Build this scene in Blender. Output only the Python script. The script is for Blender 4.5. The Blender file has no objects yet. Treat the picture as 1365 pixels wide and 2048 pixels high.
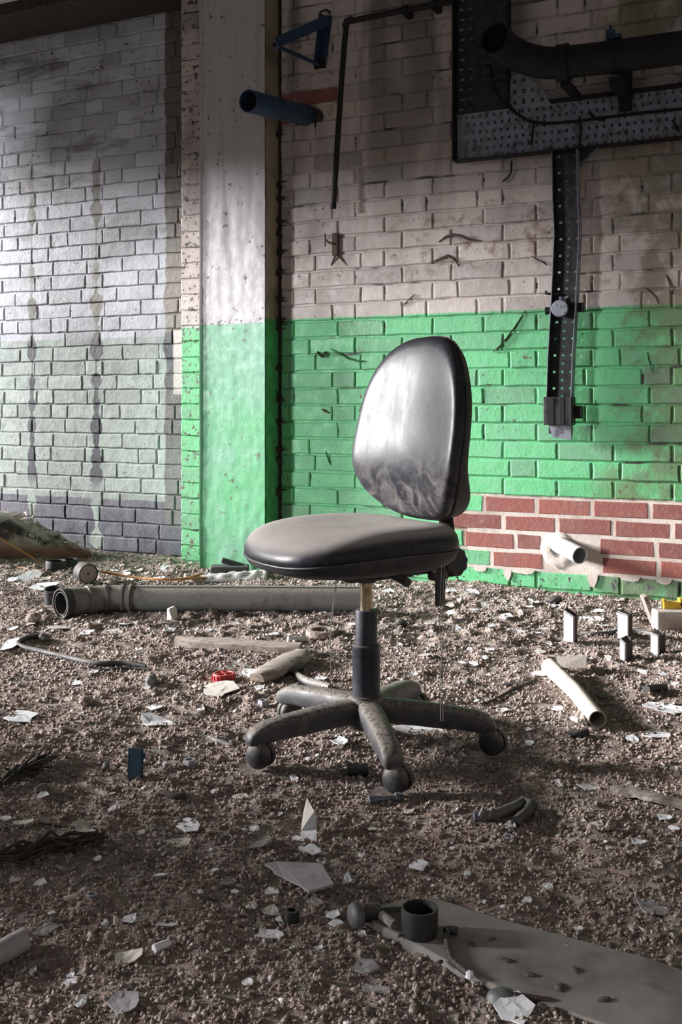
import bpy, math, random
import numpy as np
from mathutils import Vector, Matrix
random.seed(7); RNG = np.random.default_rng(11)
SC = bpy.context.scene; COL = SC.collection
# ---------------------------------------------------------------- camera, world, light, exposure
F = 2100.0; CX = 682.5; CY = 805.0; H = 0.76          # focal length and principal point in pixels of 1365x2048, eye height
cd = bpy.data.cameras.new('camera'); cam = bpy.data.objects.new('camera', cd); COL.objects.link(cam)
cam.location = (0, 0, H); cam.rotation_euler = (math.radians(90), 0, 0)
cd.sensor_width = 36; cd.lens = F / 2048 * 36; cd.shift_y = -(1024 - CY) / 2048
cd.clip_start = 0.02
SC.camera = cam
w = bpy.data.worlds.new('world'); SC.world = w; w.use_nodes = True
w.node_tree.nodes['Background'].inputs['Color'].default_value = (0.80, 0.88, 1.0, 1)
w.node_tree.nodes['Background'].inputs['Strength'].default_value = 0.16
sd = bpy.data.lights.new('daylight', 'SUN'); sun = bpy.data.objects.new('daylight', sd); COL.objects.link(sun)
sun.location = (-6, 4, 4)
SUN_DIR = Vector((math.cos(math.radians(12)), -math.sin(math.radians(12)), -math.tan(math.radians(15.5)))).normalized()
sun.rotation_euler = SUN_DIR.to_track_quat('-Z', 'Y').to_euler()
sd.energy = 14.0; sd.angle = math.radians(13); sd.color = (1.0, 0.98, 0.975)
ad = bpy.data.lights.new('added_window_fill', 'AREA'); added_fill = bpy.data.objects.new('added_window_fill', ad); COL.objects.link(added_fill)
ad.shape = 'RECTANGLE'; ad.size = 1.8; ad.size_y = 0.8; ad.energy = 2500; ad.color = (0.97, 0.98, 1.0)   # added to brighten walls and chair, through an unseen second opening
_th = math.atan(2100 / 4380); _w = lambda s, o, z: Vector((0.62 + s * math.cos(_th) - o * math.sin(_th), 4.375 - s * math.sin(_th) - o * math.cos(_th), z))
added_fill.location = _w(-10.4, 13.9, 2.75); added_fill.rotation_euler = (_w(-.3, 0, .9) - _w(-10.4, 13.9, 2.75)).to_track_quat('-Z', 'Y').to_euler()
vs = SC.view_settings; vs.view_transform = 'Standard'; vs.look = 'None'; vs.gamma = 1; vs.use_curve_mapping = False
vs.exposure = 0.0
SC.cycles.max_bounces = 6; SC.cycles.use_denoising = True

# ---------------------------------------------------------------- frames
TH = math.atan(F / 4380.0); CT, ST = math.cos(TH), math.sin(TH)
OX, OY = 0.62, 4.375                                   # a point on the plane of the right wall
def W(px, py, off=0.0):
    """along-wall distance and height where the sight line meets the wall plane moved `off` into the room"""
    dx, dz = (px - CX) / F, -(py - CY) / F
    t = (OX * -ST + OY * -CT + off) / (dx * -ST - CT)
    return (t * dx - OX) * CT + (t - OY) * -ST, H + t * dz
def wall_world(s, off, z): return Vector((OX + s * CT - off * ST, OY - s * ST - off * CT, z))
def vhash(ix, iy, seed):
    n = (ix * 374761393 + iy * 668265263 + seed * 974634777) & 0xFFFFFFFF
    n = ((n ^ (n >> 13)) * 1274126177) & 0xFFFFFFFF
    return ((n ^ (n >> 16)) & 0xFFFF) / 65535.0
def vnoise(x, y, seed=0):
    x = np.asarray(x, float); y = np.asarray(y, float)
    ix = np.floor(x).astype(np.int64); iy = np.floor(y).astype(np.int64); fx = x - ix; fy = y - iy
    fx = fx * fx * (3 - 2 * fx); fy = fy * fy * (3 - 2 * fy)
    a = vhash(ix, iy, seed); b = vhash(ix + 1, iy, seed); c = vhash(ix, iy + 1, seed); d = vhash(ix + 1, iy + 1, seed)
    return (a + (b - a) * fx) * (1 - fy) + (c + (d - c) * fx) * fy - 0.5
def vfbm(x, y, seed, o=3):
    r = 0; a = 1.0
    for k in range(o): r = r + a * vnoise(x * 2 ** k, y * 2 ** k, seed + k); a *= .5
    return r
CH = (0.0556, 2.313)                                   # chair column on the floor
RP = 0.262
LEG_A = [math.radians(a) for a in (9.6, 81.6, 153.6, 225.6, 297.6)]
CAST = [(CH[0] + RP * math.sin(a), CH[1] - RP * math.cos(a)) for a in LEG_A]
def hf(x, y):
    x = np.asarray(x, float); y = np.asarray(y, float)
    h = .016 * vfbm(x * 1.7, y * 1.7, 3) + .014 * vfbm(x * 8, y * 8, 20, 3)
    lump = np.clip(vnoise(x * 26, y * 26, 41) + .1, 0, 1) * .023 * np.clip(.55 + 1.4 * vnoise(x * 2.3, y * 2.3, 51), .1, 1.3)
    h = h + lump + .006 * vnoise(x * 70, y * 70, 61)
    k = np.ones_like(h)
    for cx, cy in CAST: k = np.minimum(k, np.clip(np.hypot(x - cx, y - cy) / .13, .12, 1))
    return h * k - .004
def hz(x, y): return float(hf(x, y))
def FL(px, py, z=0.0):
    y = F * (H - z) / (py - CY); return (px - CX) * y / F, y

# ---------------------------------------------------------------- mesh and object helpers
class MB:
    def __init__(s): s.v = []; s.f = []
    def add(s, vs, fs, M=None):
        o = len(s.v)
        for p in vs: s.v.append(tuple(M @ Vector(p)) if M is not None else tuple(p))
        for q in fs: s.f.append(tuple(i + o for i in q))
        return s
    def box(s, c, d, M=None, R=None):
        x, y, z = (k / 2 for k in d)
        vs = [Vector((a * x, b * y, e * z)) for a in (-1, 1) for b in (-1, 1) for e in (-1, 1)]
        if R is not None: vs = [R @ p for p in vs]
        vs = [p + Vector(c) for p in vs]
        return s.add(vs, [(0, 1, 3, 2), (4, 6, 7, 5), (0, 4, 5, 1), (2, 3, 7, 6), (0, 2, 6, 4), (1, 5, 7, 3)], M)
    def loft(s, rings, close=True, cap0=True, cap1=True, M=None):
        n = len(rings[0]); vs = [p for r in rings for p in r]; fs = []
        for i in range(len(rings) - 1):
            for j in range(n if close else n - 1):
                k = (j + 1) % n; fs.append((i * n + j, i * n + k, (i + 1) * n + k, (i + 1) * n + j))
        if cap0: fs.append(tuple(range(n))[::-1])
        if cap1: fs.append(tuple((len(rings) - 1) * n + j for j in range(n)))
        return s.add(vs, fs, M)
    def tube(s, pts, r, n=10, caps=True, M=None, r2=None):
        pts = [Vector(p) for p in pts]; rings = []; up = None
        for i, p in enumerate(pts):
            t = (pts[min(i + 1, len(pts) - 1)] - pts[max(i - 1, 0)]).normalized()
            if up is None: up = Vector((0, 0, 1)) if abs(t.z) < .9 else Vector((0, 1, 0))
            a = t.cross(up).normalized(); up = a.cross(t).normalized()
            rr = r[i] if isinstance(r, (list, tuple)) else r; q = (r2[i] if isinstance(r2, (list, tuple)) else r2) if r2 else rr
            rings.append([p + a * math.cos(2 * math.pi * k / n) * rr + up * math.sin(2 * math.pi * k / n) * q for k in range(n)])
        return s.loft(rings, True, caps, caps, M)
    def pipe(s, pts, r, th, n=20, M=None):
        """open ended hollow pipe along a path"""
        pts = [Vector(p) for p in pts]; o = []; i_ = []; up = None
        for i, p in enumerate(pts):
            t = (pts[min(i + 1, len(pts) - 1)] - pts[max(i - 1, 0)]).normalized()
            if up is None: up = Vector((0, 0, 1)) if abs(t.z) < .9 else Vector((0, 1, 0))
            a = t.cross(up).normalized(); up = a.cross(t).normalized()
            rr = r[i] if isinstance(r, (list, tuple)) else r
            c = [(a * math.cos(2 * math.pi * k / n) + up * math.sin(2 * math.pi * k / n)) for k in range(n)]
            o.append([p + q * rr for q in c]); i_.append([p + q * (rr - th) for q in c])
        return s.loft(o + i_[::-1] + [o[0]], True, False, False, M)
    def lathe(s, prof, n=24, M=None):
        rings = [[(r * math.cos(2 * math.pi * k / n), r * math.sin(2 * math.pi * k / n), z) for k in range(n)] for r, z in prof]
        return s.loft(rings, True, prof[0][0] > 1e-5, prof[-1][0] > 1e-5, M)
    def slab(s, poly, z0, z1, M=None, zf=None):
        """prism on a polygon; zf adds a height to each vertex"""
        n = len(poly); zf = zf or (lambda x, y: 0)
        vs = [(x, y, z0 + zf(x, y)) for x, y in poly] + [(x, y, z1 + zf(x, y)) for x, y in poly]
        return s.add(vs, [tuple(range(n))[::-1], tuple(range(n, 2 * n))] + [(i, (i + 1) % n, n + (i + 1) % n, n + i) for i in range(n)], M)
    def mesh(s, name, m=None, smooth=None):
        me = bpy.data.meshes.new(name); me.from_pydata(s.v, [], s.f); me.update()
        if m: me.materials.append(m)
        if smooth is not None:
            me.polygons.foreach_set('use_smooth', [True] * len(me.polygons))
            try: me.set_sharp_from_angle(angle=math.radians(smooth))
            except Exception: pass
        return me
    def build(s, name, m=None, parent=None, smooth=None, loc=(0, 0, 0), rotz=0.0):
        return link(name, s.mesh(name, m, smooth), parent, loc, rotz)
def link(name, data, parent=None, loc=(0, 0, 0), rotz=0.0):
    o = bpy.data.objects.new(name, data); COL.objects.link(o); o.parent = parent
    o.location = loc; o.rotation_euler = (0, 0, rotz)
    return o
def tag(o, label=None, cat=None, group=None, kind=None):
    if label: o['label'] = label
    if cat: o['category'] = cat
    if group: o['group'] = group
    if kind: o['kind'] = kind
    return o
def thing(name, label, cat, loc=(0, 0, 0), rotz=0.0, group=None):
    o = link(name, None, None, loc, rotz); o.empty_display_size = .05
    return tag(o, label, cat, group)
def bevel(o, wd=.002, seg=2):
    b = o.modifiers.new('bevel', 'BEVEL'); b.width = wd; b.segments = seg; b.limit_method = 'ANGLE'; return o
def subsurf(o, k=1):
    b = o.modifiers.new('smooth', 'SUBSURF'); b.levels = k; b.render_levels = k; return o

# ---------------------------------------------------------------- node materials
class G:
    def __init__(g, name):
        g.mat = bpy.data.materials.new(name); g.mat.use_nodes = True; g.nt = g.mat.node_tree
        g.b = g.nt.nodes['Principled BSDF']; g.geo = g.n('ShaderNodeNewGeometry'); g.pos = g.geo.outputs['Position']
        g.tc = g.n('ShaderNodeTexCoord'); g.obj = g.tc.outputs['Object']
    def n(g, t): return g.nt.nodes.new(t)
    def put(g, sock, v):
        if v is None: return
        if isinstance(v, bpy.types.NodeSocket): g.nt.links.new(v, sock)
        elif isinstance(v, (tuple, list)) and sock.type == 'RGBA': sock.default_value = (*v[:3], 1)
        else: sock.default_value = v
    def noise(g, sc, det=4, rough=.6, vec=None, dist=0.0):
        n = g.n('ShaderNodeTexNoise'); n.inputs['Scale'].default_value = sc; n.inputs['Detail'].default_value = det
        n.inputs['Roughness'].default_value = rough; n.inputs['Distortion'].default_value = dist
        g.put(n.inputs['Vector'], vec if vec is not None else g.pos); return n.outputs['Fac']
    def vor(g, sc, vec=None, feat='F1', out='Distance'):
        n = g.n('ShaderNodeTexVoronoi'); n.feature = feat; n.inputs['Scale'].default_value = sc
        g.put(n.inputs['Vector'], vec if vec is not None else g.pos); return n.outputs[out]
    def m(g, op, a, b=0.0, c=None):
        n = g.n('ShaderNodeMath'); n.operation = op; g.put(n.inputs[0], a); g.put(n.inputs[1], b)
        if c is not None: g.put(n.inputs[2], c)
        return n.outputs[0]
    def step(g, x, lo, hi, a=0.0, b=1.0):
        n = g.n('ShaderNodeMapRange'); n.clamp = True; n.interpolation_type = 'SMOOTHSTEP'
        for i, v in enumerate((x, lo, hi, a, b)): g.put(n.inputs[i], v)
        return n.outputs[0]
    def mix(g, f, a, b, mode='MIX'):
        n = g.n('ShaderNodeMix'); n.data_type = 'RGBA'; n.blend_type = mode
        g.put(n.inputs[0], f); g.put(n.inputs[6], a); g.put(n.inputs[7], b); return n.outputs[2]
    def sep(g, v):
        n = g.n('ShaderNodeSeparateXYZ'); g.put(n.inputs[0], v); return n.outputs
    def dot(g, v, d):
        n = g.n('ShaderNodeVectorMath'); n.operation = 'DOT_PRODUCT'; g.put(n.inputs[0], v); n.inputs[1].default_value = d; return n.outputs['Value']
    def scale(g, v, s):
        n = g.n('ShaderNodeVectorMath'); n.operation = 'MULTIPLY'; g.put(n.inputs[0], v); n.inputs[1].default_value = s; return n.outputs[0]
    def rand(g):
        return g.n('ShaderNodeObjectInfo').outputs['Random']
    def band(g, x, lo, hi, e):
        return g.m('MULTIPLY', g.step(x, lo - e, lo + e), g.step(x, hi - e, hi + e, 1.0, 0.0))
    def done(g, col=None, rough=.8, metal=0.0, bump=None, bs=.5, bd=.005, spec=None, coat=None, alpha=None, sheen=None):
        g.put(g.b.inputs['Base Color'], col); g.put(g.b.inputs['Roughness'], rough); g.put(g.b.inputs['Metallic'], metal)
        if spec is not None: g.put(g.b.inputs['Specular IOR Level'], spec)
        if bump is not None:
            n = g.n('ShaderNodeBump'); n.inputs['Strength'].default_value = bs; n.inputs['Distance'].default_value = bd
            g.put(n.inputs['Height'], bump); g.nt.links.new(n.outputs[0], g.b.inputs['Normal'])
        return g.mat
def srgb(r, g_, b): return tuple(((c / 255) / 12.92 if c / 255 <= .04045 else ((c / 255 + .055) / 1.055) ** 2.4) for c in (r, g_, b))
def plain(name, col, rough=.6, metal=0.0, dirt=(.10, .08, .06), amt=.5, sc=18, bs=.25, dust=0.0, spec=None):
    """a worn, dusty single-colour material"""
    g = G(name); a = g.noise(sc, 5, .65, g.obj); b = g.noise(sc * 6, 3, .6, g.obj)
    c = g.mix(g.m('MULTIPLY', g.step(a, .45, .72), amt), col, dirt)
    if dust:
        up = g.step(g.sep(g.geo.outputs['Normal'])[2], .1, .9)
        c = g.mix(g.m('MULTIPLY', g.m('MULTIPLY', up, g.step(b, .3, .6)), dust), c, (.30, .26, .22))
    return g.done(c, g.step(a, .3, .8, rough, min(1, rough + .25)), metal, g.m('ADD', a, g.m('MULTIPLY', b, .4)), bs, .003, spec)
# ---------------------------------------------------------------- wall materials
A_S = (CT, -ST, 0); S0 = OX * CT - OY * ST
WHITE_R = (.52, .455, .425); WHITE_L = (.47, .485, .54); GREEN = (.10, .43, .175); GREY_G = (.36, .42, .385); DARK_B = (.085, .088, .115)
def s_of(g): return g.m('SUBTRACT', g.dot(g.pos, A_S), S0)
def sxy(off, px): return W(px, 800, off)[0]
PIPE_S0, PIPE_S1 = sxy(0, 562), sxy(0, 668); PIPE_Z0, PIPE_Z1 = W(610, 262)[1], W(610, 196)[1]
BARE_S = sxy(0, 926)
def is_bare(s, z):
    if .06 < z < .378 and s > BARE_S + .03 * math.sin(z * 60): return True
    return PIPE_S0 < s < PIPE_S1 and PIPE_Z0 < z < PIPE_Z1
def wall_paint(name, line, white, side, joint=False, per_brick=True):
    g = G(name); s = s_of(g); z = g.sep(g.pos)[2]
    n1 = g.noise(3.2, 5, .62); n2 = g.noise(16, 5, .65); n3 = g.noise(75, 3, .6)
    zz = g.m('ADD', z, g.m('MULTIPLY', g.m('SUBTRACT', n2, .5), .018))
    edge = g.step(zz, line - .003, line + .003)
    grn = g.mix(g.step(n2, .40, .70), GREEN, (.15, .43, .23)); grn = g.mix(g.m('MULTIPLY', g.step(n1, .50, .75), .6), grn, (.06, .27, .11))
    if side == 'left':
        gg = g.mix(g.step(n2, .4, .7), GREY_G, (.27, .315, .30)); gg = g.mix(g.m('MULTIPLY', g.step(zz, .75, 1.1), .5), gg, (.25, .30, .285))
        base = g.mix(g.step(n2, .42, .66), DARK_B, (.15, .15, .185)); base = g.mix(g.step(n1, .52, .68), base, (.045, .047, .065))
        low = g.mix(g.step(zz, .262, .270), base, gg)
        whi = g.mix(g.m('MULTIPLY', g.step(n1, .42, .68), .7), white, (.30, .30, .32)); lst = g.noise(2.0, 4, .65, g.scale(g.pos, (.8, .8, 3.2)), .5); whi = g.mix(g.m('MULTIPLY', g.step(lst, .52, .66), g.step(z, 1.3, 2.0, .2, .8)), whi, (.13, .125, .125))
        c = g.mix(edge, low, whi)
        zn = g.noise(9, 2, .5, g.scale(g.pos, (.02, .02, 1.0)))
        for px, wd in ((64, .011), (193, .015)):
            d = g.m('ABSOLUTE', g.m('SUBTRACT', s, sxy(-.12, px)))
            k = g.step(d, g.m('MULTIPLY', g.step(zn, .36, .66, .15, 2.6), wd), g.m('MULTIPLY', g.step(zn, .36, .66, .5, 3.0), wd), 1.0, 0.0)
            sc = g.mix(g.step(zz, 1.07, 1.10), (.035, .038, .05), (.17, .16, .145)); sc = g.mix(g.step(zz, .27, .40, 1.0, 0.0), sc, gg)
            c = g.mix(g.m('MULTIPLY', k, g.step(z, 2.2, 1.9)), c, sc)
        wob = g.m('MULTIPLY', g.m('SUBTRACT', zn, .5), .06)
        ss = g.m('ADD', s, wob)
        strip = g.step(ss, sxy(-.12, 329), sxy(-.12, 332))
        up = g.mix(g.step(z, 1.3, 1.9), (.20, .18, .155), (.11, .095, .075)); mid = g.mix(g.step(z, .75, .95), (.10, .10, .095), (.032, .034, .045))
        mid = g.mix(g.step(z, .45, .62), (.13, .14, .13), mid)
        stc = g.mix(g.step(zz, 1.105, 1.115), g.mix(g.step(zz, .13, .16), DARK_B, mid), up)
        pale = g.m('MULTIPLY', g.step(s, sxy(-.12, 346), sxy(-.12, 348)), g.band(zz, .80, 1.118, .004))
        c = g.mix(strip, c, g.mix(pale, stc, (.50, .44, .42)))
    else:
        whi = g.mix(g.m('MULTIPLY', g.step(n1, .44, .72), .6), white, (.33, .28, .25))
        rust = g.m('MULTIPLY', g.step(n2, .50, .68), g.m('MULTIPLY', g.band(z, 1.28, 1.62, .09), g.band(s, -.45, .40, .2)))
        whi = g.mix(g.m('MULTIPLY', rust, .75), whi, (.20, .105, .075))
        stk = g.noise(2.3, 3, .6, g.scale(g.pos, (1.6, 1.6, .22)), .4)
        whi = g.mix(g.m('MULTIPLY', g.step(stk, .50, .66), g.step(z, 1.2, 2.2, .15, .85)), whi, (.13, .105, .085))
        moss_and_shade = g.m('MULTIPLY', g.step(g.m('ADD', n1, g.m('MULTIPLY', g.m('SUBTRACT', n2, .5), .35)), .38, .54), g.step(s, .34, .58))  # real moss and dirt, boosted to paint in shade right of the tray arm
        whi = g.mix(g.m('MULTIPLY', moss_and_shade, .8), whi, (.16, .125, .075)); grn = g.mix(g.m('MULTIPLY', moss_and_shade, .8), grn, (.10, .15, .055))
        c = g.mix(edge, grn, whi)
        chip = g.m('MULTIPLY', g.step(g.noise(30, 3, .7), .60, .64), g.step(z, .22, .04))
        c = g.mix(chip, c, (.05, .035, .05))
    # specks and flaked spots
    sp = g.m('MULTIPLY', g.step(g.noise(44, 2, .5), .655, .70), g.step(n1, .40, .62))
    if side == 'nib': sp = g.step(g.noise(40, 3, .6), .575, .62)
    c = g.mix(sp, c, (.075, .055, .045))
    c = g.mix(g.m('MULTIPLY', g.step(n3, .55, .8), .25), c, (.2, .19, .17))
    if per_brick:
        r = g.rand(); c = g.mix(g.m('MULTIPLY', g.m('POWER', r, 2.0), .42), c, (.13, .12, .12))
    if joint:
        jn = g.noise(7, 3, .6, g.scale(g.pos, (.55, .55, 2.4)))
        c = g.mix(g.step(jn, *((.58, .68) if side == 'left' else (.55, .66))), c, (.03, .025, .022))
        if side == 'right':
            b = g.m('MULTIPLY', g.band(z, .066, .386, .006), g.step(g.m('ADD', s, g.m('MULTIPLY', n2, .05)), BARE_S - .02, BARE_S - .01))
            b = g.m('MAXIMUM', b, g.m('MULTIPLY', g.band(z, PIPE_Z0, PIPE_Z1, .01), g.band(s, PIPE_S0, PIPE_S1, .01)))
            c = g.mix(b, c, g.mix(g.step(n2, .42, .62), (.50, .44, .38), (.26, .21, .17)))
    return g.done(c, g.step(n2, .3, .7, .42, .75), 0, g.m('ADD', g.m('MULTIPLY', n2, 1.0), g.m('MULTIPLY', n3, .35)), .45, .006)
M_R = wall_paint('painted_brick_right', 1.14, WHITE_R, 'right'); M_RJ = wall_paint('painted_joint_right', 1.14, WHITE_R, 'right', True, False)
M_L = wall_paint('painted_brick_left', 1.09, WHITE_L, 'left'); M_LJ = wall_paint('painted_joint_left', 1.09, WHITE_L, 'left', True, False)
M_N = wall_paint('painted_brick_nib', 1.118, WHITE_R, 'nib'); M_NJ = wall_paint('painted_joint_nib', 1.118, WHITE_R, 'nib', True, False)
def bare_mat():
    g = G('bare_red_brick'); a = g.noise(9, 5, .65); b = g.noise(45, 4, .7); r = g.rand()
    c = g.mix(r, (.27, .088, .070), (.17, .058, .052)); c = g.mix(g.step(a, .42, .7), c, (.22, .10, .085))
    c = g.mix(g.m('MULTIPLY', g.step(b, .54, .74), .4), c, (.36, .26, .22))
    return g.done(c, .9, 0, b, .6, .004)
M_BARE = bare_mat()
def pillar_mat():
    g = G('painted_plaster'); z = g.sep(g.pos)[2]; s = s_of(g)
    n1 = g.noise(4, 5, .6); n2 = g.noise(20, 5, .65); n3 = g.noise(60, 3, .6); st = g.noise(14, 4, .6, g.scale(g.pos, (1.3, 1.3, .10)), .5)
    zz = g.m('ADD', z, g.m('MULTIPLY', g.m('SUBTRACT', n2, .5), .02))
    grn = g.mix(g.step(n1, .38, .66), (.075, .33, .135), (.13, .34, .205)); grn = g.mix(g.m('MULTIPLY', g.step(z, .65, .95), .5), grn, (.17, .31, .245))
    grn = g.mix(g.m('MULTIPLY', g.step(st, .52, .7), .5), grn, (.21, .38, .29))
    whi = g.mix(g.m('MULTIPLY', g.step(st, .45, .68), .55), (.44, .42, .43), (.26, .245, .25)); whi = g.mix(g.m('MULTIPLY', g.step(z, 1.6, 2.3), .35), whi, (.28, .24, .225))
    c = g.mix(g.step(zz, 1.114, 1.121), grn, whi)
    c = g.mix(g.m('MULTIPLY', g.step(g.noise(50, 2), .55, .62), g.band(zz, 1.115, 1.14, .008)), c, (.06, .05, .045))
    c = g.mix(g.m('MULTIPLY', g.step(g.noise(26, 3, .7), .63, .68), .9), c, (.07, .075, .06))
    return g.done(c, g.step(n2, .35, .65, .42, .65), 0, g.m('ADD', g.m('ADD', n2, g.m('MULTIPLY', st, .4)), g.m('MULTIPLY', n3, .4)), .35, .004)
M_PIL = pillar_mat()
def shaded_paint(name, whi, grn):
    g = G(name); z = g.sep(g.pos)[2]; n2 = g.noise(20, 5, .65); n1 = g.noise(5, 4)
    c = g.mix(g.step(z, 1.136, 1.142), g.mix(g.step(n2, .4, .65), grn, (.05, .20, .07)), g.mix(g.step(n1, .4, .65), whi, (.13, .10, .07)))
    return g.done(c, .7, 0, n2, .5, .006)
M_RET = shaded_paint('shaded_return_paint', (.30, .25, .185), (.055, .34, .10))  # shade of the pillar return put into darker paint colours
def grime_and_shade():
    g = G('black_grime'); n = g.noise(40, 4, .7); return g.done(g.mix(g.step(n, .4, .7), (.018, .016, .013), (.06, .04, .028)), .95, 0, n, .8, .01)
M_GRIME_SHADE = grime_and_shade()
def concrete(name, a, b):
    g = G(name); n = g.noise(4, 6, .65); n2 = g.noise(30, 4, .6)
    return g.done(g.mix(g.step(n, .35, .7), a, b), .9, 0, g.m('ADD', n, g.m('MULTIPLY', n2, .4)), .4, .01)
M_CEIL = concrete('ceiling_concrete', (.55, .55, .56), (.36, .36, .37)); M_SHELL = concrete('rendered_wall', (.40, .38, .36), (.25, .23, .21))

# ---------------------------------------------------------------- brick walls (each wall in its own frame: x along, -y into the room, z up)
BR_H, BR_J = .0665, .0085
def brick_mesh(name, L, seed, m, jt=.0055, rough=1.0):
    r = random.Random(seed); hx, hh = L / 2, BR_H / 2
    ring = [(-hx, -hh), (-hx * .4, -hh), (hx * .35, -hh), (hx, -hh), (hx, 0), (hx, hh), (hx * .4, hh), (-hx * .3, hh), (-hx, hh), (-hx, 0)]
    j = lambda k: r.uniform(-k, k) * rough
    ring = [(x + j(.0022), z + j(.0022)) for x, z in ring]
    bv = .0042
    front = [(x - math.copysign(bv, x) * (abs(x) > hx * .9) + j(.001), 0.0, z - math.copysign(bv, z) * (abs(z) > hh * .5)) for x, z in ring]
    midr = [(x, .0034, z) for x, z in ring]; back = [(x, .022, z) for x, z in ring]
    b = MB(); b.loft([front, midr, back], True, True, False); return b.mesh(name, m, None)
def brick_wall(wall, s0, s1, z1, off, m, mj, vis0, vis1, visz, phase, seed, bare=None):
    r = random.Random(seed); TYPES = {'S': .2165, 'H': .1040, 'Q': .0520}
    protos = {(k, i): brick_mesh('brick_%s' % k.lower(), L, seed * 50 + i * 7 + ord(k), m) for k, L in TYPES.items() for i in range(6)}
    bprotos = {(k, i): brick_mesh('bare_brick_%s' % k.lower(), L, seed * 90 + i * 7 + ord(k), M_BARE, rough=.7) for k, L in TYPES.items() for i in range(4)} if bare else {}
    rest = MB(); rest_bare = MB(); count = 0
    for k in range(int(z1 / .075)):
        zc = (k + .5) * .075; flem = (k % 3 == 0 and not (bare and 1 <= k <= 4)) or (k * 7 + seed) % 5 == 0 and k > 5
        s = s0 - .3 + phase(k); i = 0
        while s < s1:
            t = 'H' if flem and i % 2 else 'S'
            if k == 2 and bare and abs(s - BARE2) < .1: t = 'H'
            L = TYPES[t]; a, b = s, s + L; i += 1; s = b + BR_J
            if b < s0 + .02 or a > s1 - .02: continue
            if a < s0 or b > s1:                       # a cut brick at the end of the wall
                a, b = max(a, s0), min(b, s1); L2 = b - a
                t = min(TYPES, key=lambda q: abs(TYPES[q] - L2)); fx = L2 / TYPES[t]
            else: fx = 1.0
            c = (a + b) / 2
            if bare and PH0 < c < PH1 and k in (1, 2): continue
            if bare and math.hypot(c - BPH[0], (zc - BPH[1]) * 1.5) < .065: continue
            isb = bool(bare and bare(c, zc))
            push = r.gauss(0, .0008) - (.002 if r.random() < .10 else 0)
            if isb: push = abs(push) * .6
            loc = Vector((c, -((.0015 if bare is None else .0033) + push) , zc + r.uniform(-.0012, .0012)))
            me = (bprotos if isb else protos)[(t, r.randrange(4 if isb else 6))]
            rot = (r.gauss(0, .008), r.uniform(-.008, .008), r.gauss(0, .005))
            if vis0 < c < vis1 and zc < visz and count < 300:
                o = link('brick', me, wall, loc); o.rotation_euler = rot; o.scale = (fx * (.965 if isb else 1 if bare else 1.016), 1, .93 if isb else 1 if bare else 1.045); count += 1
            else:
                Mx = Matrix.LocRotScale(loc, __import__('mathutils').Euler(rot), (fx, 1, 1))
                (rest_bare if isb else rest).add([v.co for v in me.vertices], [p.vertices for p in me.polygons], Mx)
    o = rest.build('brickwork', m, wall); o['kind'] = 'stuff'
    if rest_bare.v: rest_bare.build('bare_brickwork', M_BARE, wall)['kind'] = 'stuff'
    return count
def wall_root(name, off, mesh_fn, m):
    b = MB(); mesh_fn(b); o = b.build(name, m, None, None, wall_world(0, off, 0), -TH); o['kind'] = 'structure'; return o
CORNER = sxy(0, 556)                                    # where the right wall meets the pillar
PIL0, PIL1 = sxy(.12, 403), CORNER
wp = W(1113, 1088); PH0, PH1 = wp[0] - .055, wp[0] + .085; BPH = W(618, 232); BARE2 = W(1028, 1085)[0] + .0
wall_right = wall_root('wall_right', 0, lambda b: b.box(((CORNER + .018 + 3.2) / 2, .155, 1.375), (3.2 - CORNER - .018, .30, 2.85)), M_RJ)
p4 = W(1074, 1010)[0]; p3 = W(1115, 1042)[0]; p1 = W(1090, 1118)[0]
def ph_r(k):
    base = CORNER + .02 - .3
    ref = {4: p4, 3: p3, 2: W(1030, 1070)[0] + .004, 1: p1}.get(k, p4 if k % 2 == 0 else p3)
    return (ref - base + BR_J / 2) % .225
n_r = brick_wall(wall_right, CORNER + .02, 3.2, 2.75, 0, M_R, M_RJ, -9, .86, 2.46, ph_r, 3, is_bare)
NIB0, NIB1 = sxy(0, 363), sxy(.0, 412)
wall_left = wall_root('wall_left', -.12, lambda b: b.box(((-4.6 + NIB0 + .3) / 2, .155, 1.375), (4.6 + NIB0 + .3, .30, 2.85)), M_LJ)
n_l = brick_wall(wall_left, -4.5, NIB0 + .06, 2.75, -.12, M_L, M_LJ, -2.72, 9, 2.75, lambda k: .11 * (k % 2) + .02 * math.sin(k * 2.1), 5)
wall_middle = wall_root('wall_middle', 0, lambda b: b.box(((NIB0 + NIB1) / 2, .075, 1.375), (NIB1 - NIB0, .14, 2.85)), M_NJ)
n_n = brick_wall(wall_middle, NIB0, NIB1, 2.75, 0, M_N, M_NJ, -9, 9, 2.75, lambda k: .11 * (k % 2) + .19, 8)
# the plastered pillar that stands half a brick proud of the wall
b = MB(); nz, nx = 130, 26; wpil = PIL1 - PIL0
def pil_v(i, j):
    s = PIL0 + wpil * j / nx; z = -.05 + 2.85 * i / nz
    e = .0015 * float(vfbm(s * 9, z * 3.0, 71)) + .0035 * float(vfbm(s * 26, z * 2.6, 75)) * (.3 + (1.2 < z < 1.8)) + .003 * float(vnoise(s * 60, z * 60, 77))
    if z < .45: e += .010 * max(0, float(vnoise(s * 26, z * 26, 79))) * (1 - z / .45)
    return (s, -.12 - e, z)
for i in range(nz + 1):
    for j in range(nx + 1): b.v.append(pil_v(i, j))
b.f = [(i * (nx + 1) + j, i * (nx + 1) + j + 1, (i + 1) * (nx + 1) + j + 1, (i + 1) * (nx + 1) + j) for i in range(nz) for j in range(nx)]
pillar = b.build('pillar', M_PIL, None, 60, wall_world(0, 0, 0), -TH); pillar['kind'] = 'structure'
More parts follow.
